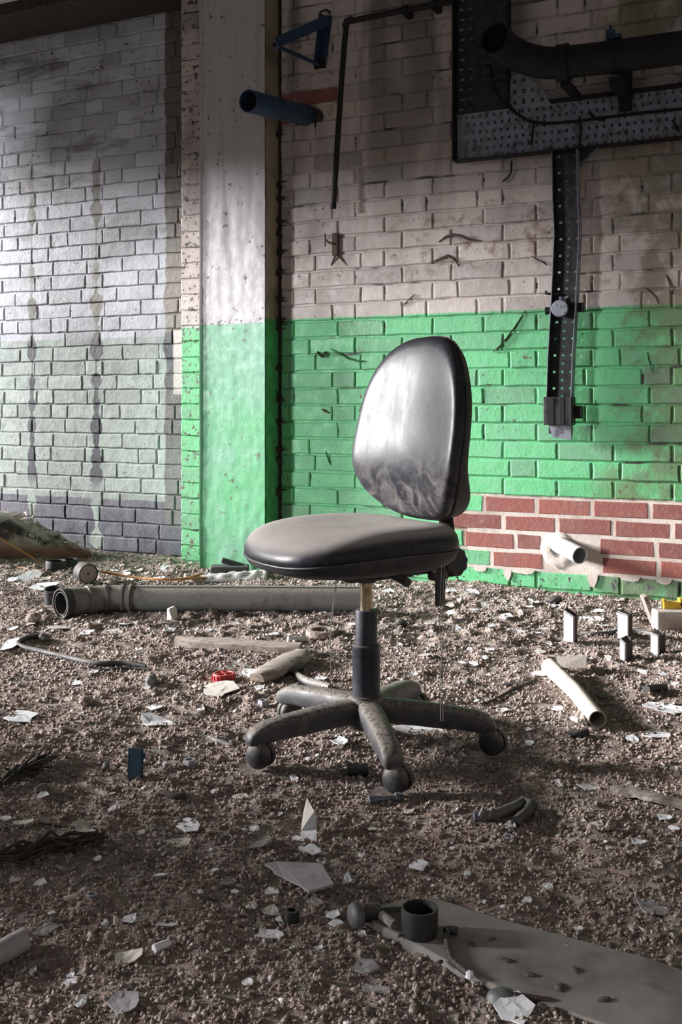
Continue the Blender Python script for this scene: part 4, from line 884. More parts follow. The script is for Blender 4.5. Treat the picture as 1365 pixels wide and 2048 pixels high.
def rock(name, label, cat, px, py, w, h, m, seed=0, group=None, flat=.7, sub=2):
    import bmesh
    p = at(px, py + h * .4); sc = p.y / F; bm = bmesh.new(); bmesh.ops.create_icosphere(bm, subdivisions=sub, radius=.5)
    r = random.Random(seed); pl = [Vector((r.gauss(0, 1), r.gauss(0, 1), r.gauss(0, 1))).normalized() for _ in range(11)]
    for v in bm.verts:
        k = min([1] + [(.34 + .10 * (i % 3)) / max(1e-3, v.co.normalized().dot(q)) / .5 for i, q in enumerate(pl) if v.co.normalized().dot(q) > .3])
        v.co *= k; v.co = Vector((v.co.x * w * sc, v.co.y * w * sc * .8, v.co.z * h * sc * 1.15))
    me = bpy.data.meshes.new(name); bm.to_mesh(me); bm.free(); me.materials.append(m)
    o = link(name, me, None, p + Vector((0, 0, h * sc * .42)), r.uniform(0, 3)); return tag(o, label, cat, group)
def nut(name, label, px, py, w, h, m, rad_in=.55, n=6, group=None, cat='nut'):
    p = at(px, py + h * .3); sc = p.y / F; R = w * sc / 2; T = h * sc * .75
    b = MB(); sg = 2 * math.pi / n; q = max(n, 12)
    def hexr(a): return R / math.cos(((a + sg / 2) % sg) - sg / 2) * math.cos(sg / 2) if n < 10 else R
    A = [2 * math.pi * k / 24 for k in range(24)]
    o_ = lambda z, k=1: [(hexr(a) * k * math.cos(a), hexr(a) * k * math.sin(a), z) for a in A]; i_ = lambda z: [(R * rad_in * math.cos(a), R * rad_in * math.sin(a), z) for a in A]
    b.loft([i_(0), o_(0), o_(T * .92), o_(T, .95), i_(T), i_(0)], True, False, False); o = b.build(name, m, None, 35, p - Vector((0, 0, .002)), random.Random(px).uniform(0, 1))
    return tag(o, label, cat, group)
# the grey downpipe with its bent socket end
pa, pb = at(262, 1226), at(738, 1222); RD = .0445
t = thing('downpipe', 'long grey plastic downpipe with a bent open end lying before the wall', 'pipe', ((pa.x + pb.x) / 2, (pa.y + pb.y) / 2, 0)); o0 = t.location.copy()
za = RD + .004
P = [Vector((pb.x, pb.y, za)), Vector((pa.x, pa.y, za))]; d0 = (P[1] - P[0]).normalized()
MB().pipe([p - o0 for p in P], RD, .004, 28).build('straight_run', M_GREYPIPE, t, 50)
bend = []; p = P[1].copy(); a = math.atan2(d0.y, d0.x)
for k in range(9): bend.append(p.copy()); p = p + Vector((math.cos(a), math.sin(a), 0)) * .031; a += .115
bend_o = [q - o0 for q in bend]
MB().pipe(bend_o, [RD + .0035] * 6 + [RD + .004, RD + .006, RD + .006], .006, 28).build('bend', M_GREYPIPE, t, 50)
for k in (0, 1, 3, 5):
    q = bend_o[k]; dd = (bend_o[k + 1] - q).normalized(); MB().tube([q - dd * .004, q + dd * .004], RD + .0085, 28).build('collar_ring', M_GREYPIPE, t, 50)
q = bend_o[8]; dd = (q - bend_o[7]).normalized(); MB().pipe([q - dd * .018, q + dd * .012], RD + .009, .005, 28).build('socket_rim', M_RUBBER, t, 50)
MB().pipe(bend_o[2:8] + [bend_o[8] + (bend_o[8] - bend_o[7]).normalized() * .010], RD - .003, .003, 24).build('mouth_shade_sleeve', M_RUBBER, t, 50)  # black sleeve added so the mouth reads as deep shade
b = MB(); b.loft([[p - o0 + Vector((0, -.012, RD * .985)), p - o0 + Vector((0, -.012, RD * .985 + .003)), p - o0 + Vector((0, .012, RD + .0022)), p - o0 + Vector((0, .012, RD * .97))] for p in (P[0], P[1])], True); b.build('moulded_rib', M_GREYPIPE, t)
# black collar leaning behind the pipe mouth
p = at(102, 1216); b = MB(); b.pipe([(0, 0, -.028), (0, 0, .028)], .034, .006, 20, Matrix.Translation((-.01, .07, .036)) @ Matrix.Rotation(math.radians(14), 4, 'X'))
tag(b.build('pipe_collar', M_RUBBER, None, 50, p + Vector((0, 0, 0))), 'black plastic collar standing behind the mouth of the grey downpipe', 'collar')
# drum with a pale dial face
p = at(172, 1168); sc = p.y / F
t = thing('drum', 'small dark drum with a dusty pale face standing on edge by the downpipe', 'drum', p, 0); Md = Matrix.Translation((0, 0, .044)) @ Matrix.Rotation(math.radians(32), 4, 'Z') @ Matrix.Rotation(math.radians(90), 4, 'X')
MB().lathe([(.0, -.045), (.040, -.045), (.043, -.04), (.043, .030), (.041, .034), (.037, .034), (.037, .031)], 28, Md).build('drum_body', M_RUBBER, t, 40)
MB().lathe([(.0, .0315), (.037, .0315), (.037, .029), (0, .029)], 28, Md).build('drum_face', plain('dusty_disc', (.34, .30, .27), .9, 0, (.20, .17, .15), .5, 40), t, 40)
MB().lathe([(.0, .036), (.004, .036), (.006, .031), (0, .031)], 12, Md).build('drum_hub', M_RUBBER, t, 40)
# two black end caps lying near the sack
for (px, py, wpx, lb) in ((112, 1144, 40, 'black round cap lying flat in front of the sack tip'), (138, 1134, 34, 'black round cap behind the flat one, beside the sack tip')):
    p = at(px, py); R = wpx / 2 * p.y / F
    tag(MB().lathe([(.0, .004), (R * .86, .004), (R * .86, .036), (R * .95, .038), (R, .034), (R, 0), (0, 0)], 24).build('end_cap', M_RUBBER, None, 40, p), lb, 'cap', 'black end caps by the sack')
# orange strips
floor_tube('orange_strip', 'bright orange strip lying along behind the grey downpipe', 'strip', [(200, 1166), (270, 1167), (340, 1167), (428, 1163)], .005, M_ORANGE, None, 6, .0, 60, [.045, .02, .012, .01])
floor_tube('orange_strip', 'short orange strip with raised tip crossing the longer one', 'strip', [(352, 1166), (380, 1162), (406, 1156)], .005, M_ORANGE, None, 6, .0, 60, [.01, .012, .015])
floor_tube('orange_strip', 'thin orange wire lying on the litter below the sack', 'strip', [(0, 1131), (40, 1136), (85, 1140)], .003, M_ORANGE, None, 6)
# the sack against the left wall
def sack_mat():
    g = G('plastic_sack'); n = g.noise(5, 5, .6, g.obj); n2 = g.noise(14, 4, .6, g.scale(g.obj, (1, 3, 3)), .8); z = g.sep(g.obj)[2]
    c = g.mix(g.step(n2, .40, .66), (.42, .36, .33), (.27, .21, .18)); c = g.mix(g.step(z, .10, .03), c, (.20, .10, .06)); c = g.mix(g.step(n, .56, .66), c, (.06, .05, .035))
    return g.done(c, .38, 0, g.m('ADD', n2, n), .5, .012)
M_SACK = sack_mat()
sa = at(190, 1112); sx0 = -2.05; sbase = Vector((sx0, 5.02, .0)); sw = sa.x - sx0
t = thing('sack', 'full brown plastic sack slumped against the left wall with printed lettering', 'sack', sbase)
NU, NV = 60, 26; b = MB()
def sack_p(u, v):
    x = u * sw; env = max(0.0, (1 - u ** 1.35)) ** .8; top = (.262 * env + .012) * (1 - .12 * math.sin(u * 9))
    wv = .52 * (1 - .55 * u ** 1.6) * (.06 + .94 * env ** .5); a = math.pi * v
    yy = .12 * u + wv * .5 * (1 - math.cos(a)) * 1.0; zz = top * max(0, math.sin(a)) ** .62
    e = .014 * float(vfbm(u * 10 + v * 4, v * 5, 91)) + .007 * float(vnoise(u * 26 + v * 8, v * 6, 95))
    return (x, yy - e, zz + e * (zz > .01) - .004)
for i in range(NU + 1):
    for j in range(NV + 1): b.v.append(sack_p(i / NU, j / NV))
b.f = [(i * (NV + 1) + j, (i + 1) * (NV + 1) + j, (i + 1) * (NV + 1) + j + 1, i * (NV + 1) + j + 1) for i in range(NU) for j in range(NV)]
b.build('sack_body', M_SACK, t, 80)
fc = bpy.data.curves.new('lettering', 'FONT'); fc.body = 'COKE ON'; fc.size = .072; fc.space_character = 1.05; fc.resolution_u = 3
fo = bpy.data.objects.new('lettering_tmp', fc); COL.objects.link(fo); bpy.context.view_layer.update()
fm = bpy.data.meshes.new_from_object(fo.evaluated_get(bpy.context.evaluated_depsgraph_get())); bpy.data.objects.remove(fo)
u0 = (unproj(-24, 1110, 5.1).x - sx0) / sw
for v in fm.vertices:
    u = u0 + (v.co.x) * .82 / sw; vv = .16 + (v.co.y) * 1.7; q = Vector(sack_p(min(max(u, 0.0), .98), vv)); q2 = Vector(sack_p(min(max(u, 0), .98), vv + .02)); nn = Vector((0, -(q2 - q).z, (q2 - q).y)).normalized(); v.co = q + nn * .004 + Vector((0, -.003, 0))
fm.materials.clear(); fm.materials.append(plain('black_print', (.02, .016, .014), .6)); link('printed_lettering', fm, t)
b = MB(); rr = random.Random(3)
for k in range(26):
    u = .52 + .44 * k / 26; q = Vector(sack_p(u, .42 + rr.uniform(-.10, .12))); b.add([(q + Vector((rr.uniform(-.03, .03), rr.uniform(-.02, .02), rr.uniform(-.006, .022)))) for _ in range(4)], [(0, 1, 2), (0, 2, 3), (1, 2, 3)])
o = b.build('torn_edge', M_CARD, t); o['kind'] = 'stuff'
b = MB(); pts = [unproj(-10, 1070, 5.02), unproj(30, 1094, 5.0), unproj(60, 1112, 4.98), unproj(90, 1132, 4.97)]; c = sum(pts, Vector()) / 4; b.tube([p - c for p in pts], [.007, .007, .006, .005], 6, True, None, .003)
tag(b.build('orange_lath', M_ORANGE, None, 60, c), 'orange lath leaning across the lettering of the brown sack', 'lath')
# dark tile and cloth by the pillar foot
p = at(460, 1152); b = MB(); b.box((0, 0, .022), (.17, .09, .05)); b.box((.02, .03, .050), (.12, .05, .02), None, Matrix.Rotation(.3, 3, 'Y')); o = b.build('tile_block', plain('charcoal_block', (.05, .05, .052), .8, 0, (.10, .09, .08), .6, 24, .4), None, None, p, .1); tag(o, 'charcoal broken block lying at the foot of the green pillar', 'block'); bevel(o, .006)
M_CLOTH = plain('grey_cloth', (.50, .48, .46), .9, 0, (.30, .27, .25), .5, 24, .4)
p = at(452, 1164); b = MB(); NX_, NY_ = 24, 8
for i in range(NX_ + 1):
    for j in range(NY_ + 1):
        u, v = i / NX_, j / NY_; b.v.append(((u - .5) * .36, (v - .5) * .10 + .03 * u, .008 + .03 * math.sin(math.pi * v) * (.4 + .9 * abs(float(vfbm(u * 7, v * 2, 55)))) + .035 * u * v + .006 * float(vnoise(u * 18, v * 5, 58))))
b.f = [(i * (NY_ + 1) + j, (i + 1) * (NY_ + 1) + j, (i + 1) * (NY_ + 1) + j + 1, i * (NY_ + 1) + j + 1) for i in range(NX_) for j in range(NY_)]
o = b.build('rag', M_CLOTH, None, 80, p); sm = o.modifiers.new('thickness', 'SOLIDIFY'); sm.thickness = .004; tag(o, 'rumpled pale grey rag in front of the charcoal block', 'rag')
# crumpled white lump, hose, timber, cap and stones
rock('paper_ball', 'crumpled white paper ball touching the near side of the downpipe', 'paper', 343, 1228, 30, 32, M_FLAKEB, 5, None, 1, 3)
floor_tube('hose', 'black rubber hose bent in a hook on the left of the floor', 'hose', [(82, 1276), (60, 1278), (42, 1284), (36, 1292), (50, 1299), (80, 1306), (130, 1318), (190, 1330), (245, 1336), (292, 1338)], [.0085] * 9 + [.006], M_RUBBER, None, 10)
floor_tube('cable_end', 'thin black cable end lying alongside the hose tip', 'cable', [(205, 1343), (230, 1340), (260, 1339), (300, 1341)], .0045, M_RUBBER)
rock('stone', 'dark stone sitting on the far end of the black hose', 'stone', 88, 1275, 28, 16, M_DARKSTONE, 8)
rock('stone', 'grey angular stone between the hose tip and the red cap', 'stone', 302, 1362, 36, 24, M_DARKSTONE, 12)
rock('stone', 'brown lump of brick left of the long cream flake', 'stone', 170, 1402, 40, 20, M_STONE, 14)
rock('stone', 'small dark stone left of the upright blue bracket', 'stone', 212, 1534, 18, 20, M_DARKSTONE, 17)
rock('stone', 'brown lump left of the chair\'s left caster', 'stone', 443, 1516, 22, 16, M_STONE, 19)
rock('stone', 'dark lump of rubble right of the tall dry stalks', 'stone', 84, 1576, 38, 20, M_DARKSTONE, 21)
rock('stone', 'sandy crumbling lump in front of the front caster', 'stone', 878, 1668, 30, 20, M_STONE, 23)
rock('stone', 'brown crumbly lump right of the white half-moon flake', 'stone', 1222, 1651, 28, 24, M_STONE, 25)
rock('stone', 'black stone close behind the gas column', 'stone', 803, 1247, 26, 18, M_RUBBER, 27)
rock('stone', 'dark stone on the dirt left of the leaning thin stick', 'stone', 935, 1363, 30, 12, M_DARKSTONE, 29)
rock('stone', 'pair of black lumps lying before the green base of the wall', 'stone', 1112, 1200, 40, 16, M_RUBBER, 31)
rock('stone', 'brown lump at the near left corner of the downpipe', 'stone', 66, 1236, 34, 20, M_STONE, 33)
rock('stone', 'dark flat stone lying behind the long timber', 'stone', 462, 1278, 36, 10, M_DARKSTONE, 35)
def beam(name, label, pix, wd, th, m, cat='timber', ragged=True, seed=1, lift=.0):
    pts = [at(*p) for p in pix]; c = sum(pts, Vector()) / len(pts); c.z = min(p.z for p in pts); r = random.Random(seed); rings = []; n = 14
    for i in range(n + 1):
        k = i / n * (len(pts) - 1); a = min(int(k), len(pts) - 2); p = pts[a].lerp(pts[a + 1], k - a) - c
        d = (pts[a + 1] - pts[a]).normalized(); sd = Vector((-d.y, d.x, 0)).normalized(); j = lambda q: r.uniform(-q, q)
        kk = 1 if not ragged else (.55 + .45 * min(1, i / 3)) * (.75 + .25 * min(1, (n - i) / 2))
        rings.append([p + sd * (u * wd / 2 * kk + j(.003)) + Vector((0, 0, lift + v * th + j(.002))) for u, v in ((-1, 0), (1, 0), (1.0, .8), (.6, 1), (-.5, 1.02), (-1, .7))])
    b = MB(); b.loft(rings, True); o = b.build(name, m, None, 30, c); return tag(o, label, cat)
beam('timber_batten', 'split weathered timber batten lying left of the gas column', [(352, 1294), (602, 1306)], .055, .028, M_WOOD)
beam('timber_offcut', 'frayed pale timber offcut crossing below the end of the split batten', [(515, 1364), (606, 1314)], .075, .022, M_WOOD, 'timber', True, 5)
floor_tube('black_strip', 'short black strip wedged under the frayed timber offcut', 'strip', [(566, 1352), (590, 1345), (606, 1336)], .011, M_RUBBER)
floor_tube('chair_handle', 'curved grey plastic handle lying behind the back left chair leg', 'handle', [(592, 1352), (606, 1366), (628, 1374), (662, 1380)], [.009, .013, .013, .010], M_PLB)
flake(500, 1352, 40, 16, M_FLAKE, .012, 'white scrap just right of the red plastic cap')
p = at(448, 1362); t = thing('red_cap', 'red plastic screw cap lying on the dirt left of the chair base', 'cap', p - Vector((0, 0, .002)))
MB().lathe([(.0, 0), (.034, 0), (.036, .003), (.036, .006), (.031, .007), (.031, .022), (.0295, .0245), (.024, .0245), (.022, .021), (.0, .021)], 28).build('cap_body', M_RED, t, 40)
for k in range(18):
    a = k * math.pi / 9; b = MB(); b.box((.0315 * math.cos(a), .0315 * math.sin(a), .0145), (.003, .0035, .013), None, Matrix.Rotation(a, 3, 'Z')); b.build('grip_rib', M_RED, t)
for k in range(4):
    a = k * math.pi / 2 + .4; b = MB(); b.box((.012 * math.cos(a), .012 * math.sin(a), .022), (.020, .004, .005), None, Matrix.Rotation(a, 3, 'Z')); b.build('cap_spoke', M_RED, t)
# hex nuts, rings, bushes
nut('hex_nut', 'grey hex nut right of the upright blue bracket', 379, 1526, 28, 20, M_ZINC)
nut('hex_nut', 'dusty hex nut beside the back left chair caster', 526, 1410, 22, 16, M_ZINC)
nut('hex_nut', 'steel hex nut lying above the right end of the big grey shard', 644, 1722, 22, 13, M_ZINC)
nut('steel_ring', 'bright steel ring with a flake leaning on it, right of the shard', 708, 1752, 24, 16, M_STEEL, .6, 20, None, 'ring')
flake(695, 1766, 18, 22, M_FLAKE, .012, 'white flake leaning against the bright steel ring', None, None, 'paint_flake', 'paint flake', .5)
nut('rubber_bush', 'black rubber bush standing in front of the big grey shard', 584, 1832, 30, 34, M_RUBBER, .62, 20, None, 'bush')
nut('steel_ring', 'small steel ring half buried in the dark dirt at lower left', 184, 1790, 22, 12, M_ZINC, .6, 20, None, 'ring')
nut('steel_ring', 'dull ring half buried in front of the black lever handle', 1018, 1675, 24, 12, M_ZINC, .55, 20, None, 'ring')
nut('clay_ring', 'round earthen ring lying behind the gas column by the threads', 645, 1262, 66, 16, M_STONE, .68, 24, None, 'ring')
p = at(716, 1552); o = MB().tube([(-.021, 0, .012), (.021, .004, .012)], .0125, 14).build('rubber_roller', M_RUBBER, None, 40, p, -.06); tag(o, 'short black rubber roller between the left and front casters', 'roller')
p = at(778, 1594); t = thing('bolt', 'dusty steel bolt lying against the front chair caster', 'bolt', p + Vector((.0, -.022, .006)), .2)
MB().tube([(-.032, .0, 0), (.028, 0, 0)], .0055, 10).build('shank', M_GREYBOX, t, 50); MB().tube([(-.040, 0, 0), (-.028, 0, 0)], .010, 6).build('bolt_head', M_GREYBOX, t); MB().tube([(.012, 0, 0), (.023, 0, 0)], .010, 6).build('bolt_nut', M_GREYBOX, t)
# the upright blue bracket: a folded channel standing in the dirt
def stub(name, label, px0, px1, ytop, ybot, m, deep=.02, cut=0.0, group=None, m2=None, rz=0.0):
    p = at((px0 + px1) / 2, ybot); sc = p.y / F; wd = (px1 - px0) * sc; h = (ybot - ytop) * sc
    t = thing(name, label, 'bracket', p - Vector((0, 0, .012)), rz, group); h += .012
    b = MB(); th = .0025
    b.slab([(-wd / 2, 0), (wd / 2, 0), (wd / 2, h - cut), (-wd / 2, h)], 0, th, Matrix(((1, 0, 0, 0), (0, 0, 1, 0), (0, 1, 0, 0), (0, 0, 0, 1)))); b.build('web', m2 or m, t)
    b = MB(); b.slab([(0, 0), (deep, 0), (deep, h - .004), (0, h)], 0, th, Matrix(((0, 0, 1, -wd / 2), (1, 0, 0, 0), (0, 1, 0, 0), (0, 0, 0, 1)))); b.build('side', m, t)
    b = MB(); b.slab([(0, 0), (deep, 0), (deep, h - cut - .006), (0, h - cut)], 0, th, Matrix(((0, 0, 1, wd / 2 - th), (1, 0, 0, 0), (0, 1, 0, 0), (0, 0, 0, 1)))); b.build('side', m2 or m, t)
    return t
M_BLUEB = plain('blue_grey_paint', (.050, .105, .175), .5, .1, (.03, .035, .045), .7, 40, .3)
t = stub('blue_bracket', 'blue painted steel channel standing upright in the open dirt', 257, 286, 1496, 1557, M_BLUEB, .016, .003, None, None, .12)
b = MB(); b.box((.0145, .006, .056), (.010, .008, .010)); b.build('lug', M_BLUEB, t)
# four cut channel stubs before the right wall: light and shade painted as pale faces and dark webs
def stub2(label, x0, xm, x1, ytop, ybot, dy):
    p = at((x0 + x1) / 2, ybot); sc = p.y / F; h = (ybot - ytop) * sc + .02; t = thing('channel_stub', label, 'bracket', p - Vector((0, 0, .02)), 0, 'cut steel channel stubs before the right wall')
    e0, e1, e2 = (x0 - (x0 + x1) / 2) * sc, (xm - (x0 + x1) / 2) * sc, (x1 - (x0 + x1) / 2) * sc; k = .045; th = .003
    A, B_, C_ = Vector((e0, .030, 0)), Vector((e1, -.006, 0)), Vector((e2, .030, 0))
    def wall_(nm, p, q, hp, hq, m):
        n_ = Vector((0, 0, 1)).cross(q - p).normalized() * th; b = MB()
        b.add([p, q, q + Vector((0, 0, hq)), p + Vector((0, 0, hp)), p + n_, q + n_, q + n_ + Vector((0, 0, hq)), p + n_ + Vector((0, 0, hp))], [(0, 1, 2, 3), (7, 6, 5, 4), (0, 4, 5, 1), (1, 5, 6, 2), (2, 6, 7, 3), (3, 7, 4, 0)]); b.build(nm, m, t)
    wall_('lit_side', A, B_, h - .0, h - dy * sc, M_ZINC); wall_('web', B_, C_, h - dy * sc, h - dy * sc * 1.0 - .004, M_STUBB); wall_('far_side', C_ + Vector((-.003, 0, 0)), C_ + (A - B_) * .7, h, h, M_STUBB)
    b = MB(); b.add([A + Vector((0, 0, h - .002)), B_ + Vector((0, 0, h - dy * sc - .001)), C_ + Vector((0, 0, h - dy * sc - .004)), A + (C_ - B_) + Vector((0, 0, h))], [(0, 1, 2, 3)]); o = b.build('cap', M_STUBB, t); sm = o.modifiers.new('thickness', 'SOLIDIFY'); sm.thickness = .003
    return t
stub2('cut steel channel stub with slanted top, tallest and farthest from the right edge', 1132, 1148, 1160, 1223, 1283, 10)
stub2('cut steel channel stub standing just behind the shortest one', 1241, 1257, 1271, 1230, 1283, 4)
stub2('shortest cut steel channel stub, nearest to the viewer', 1246, 1251, 1272, 1282, 1326, 6)
stub2('cut steel channel stub nearest the right edge, below the yellow scrap', 1308, 1317, 1338, 1267, 1309, 2)
floor_tube('flat_strap', 'thin grey strap lying between the channel stubs', 'strap', [(1162, 1268), (1190, 1270), (1225, 1267), (1250, 1262), (1290, 1266), (1308, 1272)], .006, M_GRIP)
floor_tube('curled_wire', 'black curled wire loop on the dirt left of the shortest channel stub', 'wire', [(1150, 1305), (1130, 1303), (1114, 1298), (1116, 1292), (1135, 1291)], .003, M_RUBBER)
p = at(1300, 1252); b = MB(); b.box((0, 0, .05), (.016, .05, .12), None, Matrix.Rotation(-.35, 3, 'Y')); o = b.build('leaning_slate', M_WOODD, None, None, p); bevel(o, .002); tag(o, 'thin grey slat leaning beside the yellow scrap near the right edge', 'slat')
p = at(1338, 1258); t = thing('masonry_block', 'pale chipped block near the right edge under the yellow scrap', 'block', p); b = MB(); b.box((0, 0, .028), (.10, .07, .075)); o = b.build('block_body', M_MORTAR, t); bevel(o, .006)
p2 = at(1352, 1256); t = thing('yellow_scrap', 'yellow plastic scrap lying on the pale block at the right edge', 'scrap', p2 + Vector((0, 0, .066)))
b = MB(); b.box((-.01, 0, .012), (.07, .03, .024)); b.box((.035, 0, .022), (.05, .03, .03)); b.box((-.04, 0, .018), (.012, .02, .03)); o = b.build('scrap_body', M_YELL, t); bevel(o, .003)
rock('stone', 'grey lump lying behind the pale block at the right edge', 'stone', 1330, 1217, 34, 14, M_FLAKEG, 41)
# torn cream tube with broken ends
t0 = at(1110, 1352); t1 = at(1196, 1462); t = thing('torn_tube', 'torn cream cardboard tube lying to the right of the chair', 'tube', (t0 + t1) / 2); c = t.location.copy(); R_ = .021
MB().pipe([t0 - c + Vector((-.01, .02, R_)), (t0 + t1) / 2 - c + Vector((.004, 0, R_)), t1 - c + Vector((0, 0, R_))], [R_ * 1.15, R_ * 1.0, R_ * .98], .002, 18).build('tube_body', M_CARD, t, 50)
b = MB(); q = at(1152, 1345) - c; b.loft([[(q.x - .05, q.y, .01), (q.x - .05, q.y + .03, .035), (q.x - .04, q.y + .05, .012)], [(q.x + .03, q.y - .01, .012), (q.x + .035, q.y + .02, .042), (q.x + .04, q.y + .05, .012)]], True); b.build('torn_flap', M_CARD, t)
b = MB()
for (px, py, qx, qy) in ((1150, 1448, 1168, 1426), (1150, 1448, 1160, 1458), (1165, 1438, 1166, 1460), (1175, 1430, 1178, 1450)):
    b.tube([at(px, py) - c + Vector((0, 0, .012)), at(qx, qy) - c + Vector((0, 0, .020))], .006, 6)
b.build('broken_splinters', M_CARD, t, 50)['kind'] = 'stuff'
b = MB(); q = (t0.lerp(t1, .16) - c); b.tube([q + Vector((-.022, -.008, .022)), q + Vector((0, -.012, .045)), q + Vector((.024, .004, .034))], .0022, 5); b.build('crack', M_GRIME_SHADE, t)
flake(1078, 1351, 30, 9, M_FLAKE, .004, 'white flake poking out left of the torn tube top'); flake(1168, 1400, 22, 16, M_FLAKE, .02, 'curled white scrap right of the torn tube middle')
floor_tube('thin_stick', 'thin dark stick lying slantwise between the chair and the torn tube', 'stick', [(974, 1410), (1000, 1396), (1030, 1382), (1062, 1366), (1074, 1361)], [.003, .004, .004, .005, .004], M_TWIG)
floor_tube('thin_stick', 'short dark twig above the slanting thin stick', 'stick', [(1008, 1373), (1030, 1372), (1046, 1374)], .005, M_TWIG)
floor_tube('black_tube', 'short black tube with pale tip in front of the torn tube', 'tube', [(1140, 1472), (1158, 1474), (1176, 1470)], .010, M_RUBBER)
floor_tube('black_tube', 'short black tube lying right of the torn tube near the frame edge', 'tube', [(1294, 1385), (1312, 1384), (1330, 1381)], .011, M_RUBBER)
rock('stone', 'small dark stone right of the torn tube', 'stone', 1204, 1392, 24, 14, M_DARKSTONE, 43)
# wooden lath, lever handle
beam('wooden_lath', 'pale pointed wooden lath reaching in from the right edge', [(1224, 1586), (1270, 1594), (1320, 1606), (1385, 1622)], .034, .010, M_WOODD, 'lath', True, 9, .004)
p = [at(952, 1644), at(990, 1640), at(1024, 1630), at(1052, 1616), at(1064, 1626), at(1052, 1640), at(1034, 1652)]; c = sum(p, Vector()) / 7
t = thing('lever_handle', 'black bent lever handle with grey tip lying in front of the chair', 'handle', (c.x, c.y, min(q.z for q in p))); c = t.location.copy()
MB().tube([p[0] - c + Vector((0, 0, .010)), p[1] - c + Vector((0, 0, .010)), p[2] - c + Vector((0, 0, .012)), p[3] - c + Vector((0, 0, .014))], [.008, .010, .010, .009], 10).build('grip', M_GRIP, t, 60)
MB().tube([p[3] - c + Vector((-.006, 0, .014)), p[4] - c + Vector((0, 0, .014)), p[5] - c + Vector((0, 0, .011)), p[6] - c + Vector((0, 0, .009))], [.010, .012, .011, .010], 10).build('crook', M_RUBBER, t, 60)
MB().tube([p[0] - c + Vector((-.003, 0, .010)), p[0] - c + Vector((.010, 0, .010))], .010, 10).build('tip', M_GREYBOX, t, 50)
for k in (.35, .85):
    q = p[0].lerp(p[1], k) - c; MB().tube([q + Vector((-.006, -.008, .012)), q + Vector((0, -.003, .024)), q + Vector((.006, .006, .012))], .003, 6).build('wire_tie', M_STEEL, t, 50)
flake(1020, 1656, 34, 14, M_FLAKEG, .01, 'dark grey scrap lying under the crook of the black lever')
# standing shard and the big grey shard
p = at(628, 1672); sc = p.y / F
t = thing('folded_shard', 'folded white shard standing on edge in front of the chair', 'shard', p); k = lambda px, py, d=0.0: Vector(((px - 628) * sc, d, (1672 - py) * sc))
b = MB(); A, B_, C_ = k(613, 1608, .03), k(629, 1622, .0), k(602, 1662, .0); D_ = k(606, 1640, .04); b.add([A, B_, C_, D_], [(0, 1, 2), (0, 2, 3), (0, 3, 1), (1, 3, 2)]); b.build('upper_fold', M_FLAKEB, t)
b = MB(); b.add([k(602, 1662), k(629, 1622), k(634, 1652), k(635, 1676, -.03), k(600, 1680, -.03), k(629, 1622, .006), k(634, 1652, .006), k(606, 1660, .012)], [(0, 1, 2), (0, 2, 3, 4), (1, 5, 6, 2), (0, 7, 5, 1)]); b.build('lower_fold', M_FLAKE, t)
flake(594, 1681, 20, 12, M_FLAKE, .004, 'white scrap touching the foot of the folded standing shard')
poly = [(530, 1744), (552, 1742), (600, 1752), (642, 1760), (660, 1786), (668, 1796), (618, 1805), (600, 1790), (580, 1782), (566, 1772), (550, 1768), (545, 1756)]
p = [at(*q) for q in poly]; c = sum(p, Vector()) / len(p); b = MB(); b.slab([((q - c).x, (q - c).y) for q in p], .0, .004, None, lambda x, y: .010 + .16 * max(0, x + .02))
o = b.build('broken_shard', M_FLAKEG, None, None, Vector((c.x, c.y, c.z)), 0); tag(o, 'big pale grey pointed shard lying in the dirt in front of the chair', 'shard')
# leaf, wires, stalks
flake(520, 1688, 50, 26, M_WOODD, .016, 'crumpled brown dead leaf near the wire in front of the chair', None, None, 'dead_leaf', 'leaf')
flake(455, 1770, 34, 20, M_WOODD, .014, 'grey curled dead leaf on the dirt left of the big shard', None, None, 'dead_leaf', 'leaf')
floor_tube('wire', 'thin grey wire curving left of the big grey shard', 'wire', [(440, 1664), (462, 1672), (472, 1690), (482, 1722), (500, 1755)], .0016, M_GRIP)
floor_tube('wire', 'thin grey wire curving through the dark dirt at lower left', 'wire', [(232, 1777), (285, 1790), (325, 1820), (350, 1855), (400, 1893)], .0016, M_GRIP)
floor_tube('wire', 'dark straight wire lying across above the lower dry stalks', 'wire', [(75, 1648), (140, 1656), (205, 1660)], .0016, M_TWIG)
floor_tube('plastic_strip', 'thin grey plastic strip left of the left caster', 'strip', [(418, 1476), (432, 1484), (466, 1494)], [.004, .006, .005], M_GRIP)
floor_tube('white_tube', 'white plastic tube end lying at the lower left edge', 'tube', [(-60, 1958), (-10, 1928), (48, 1898)], .016, M_FLAKEG, None, 14)
floor_tube('chalk_stick', 'small white stick lying in the dirt at the lower left', 'stick', [(308, 1905), (322, 1898), (338, 1892)], .006, M_FLAKE)
floor_tube('chalk_stick', 'small white stick lying left of the small steel ring', 'stick', [(128, 1804), (142, 1800), (156, 1797)], .005, M_FLAKEB)
floor_tube('chalk_stick', 'small white roll lying behind the frayed timber offcut', 'stick', [(576, 1284), (594, 1284), (612, 1284)], .010, M_FLAKE)
def cone_tip(name, label, px, py, w, h, m):
    p = at(px, py + h * .4); sc = p.y / F; o = MB().lathe([(w * sc * .5, 0), (w * sc * .42, h * sc * .5), (w * sc * .2, h * sc * .95), (0, h * sc)], 12).build(name, m, None, 50, p - Vector((0, 0, .003))); o.rotation_euler = (.1, -.25, 0); return tag(o, label, 'fragment')
cone_tip('plaster_fragment', 'white conical fragment standing in the dark dirt at lower left', 236, 1840, 16, 24, M_FLAKEB)
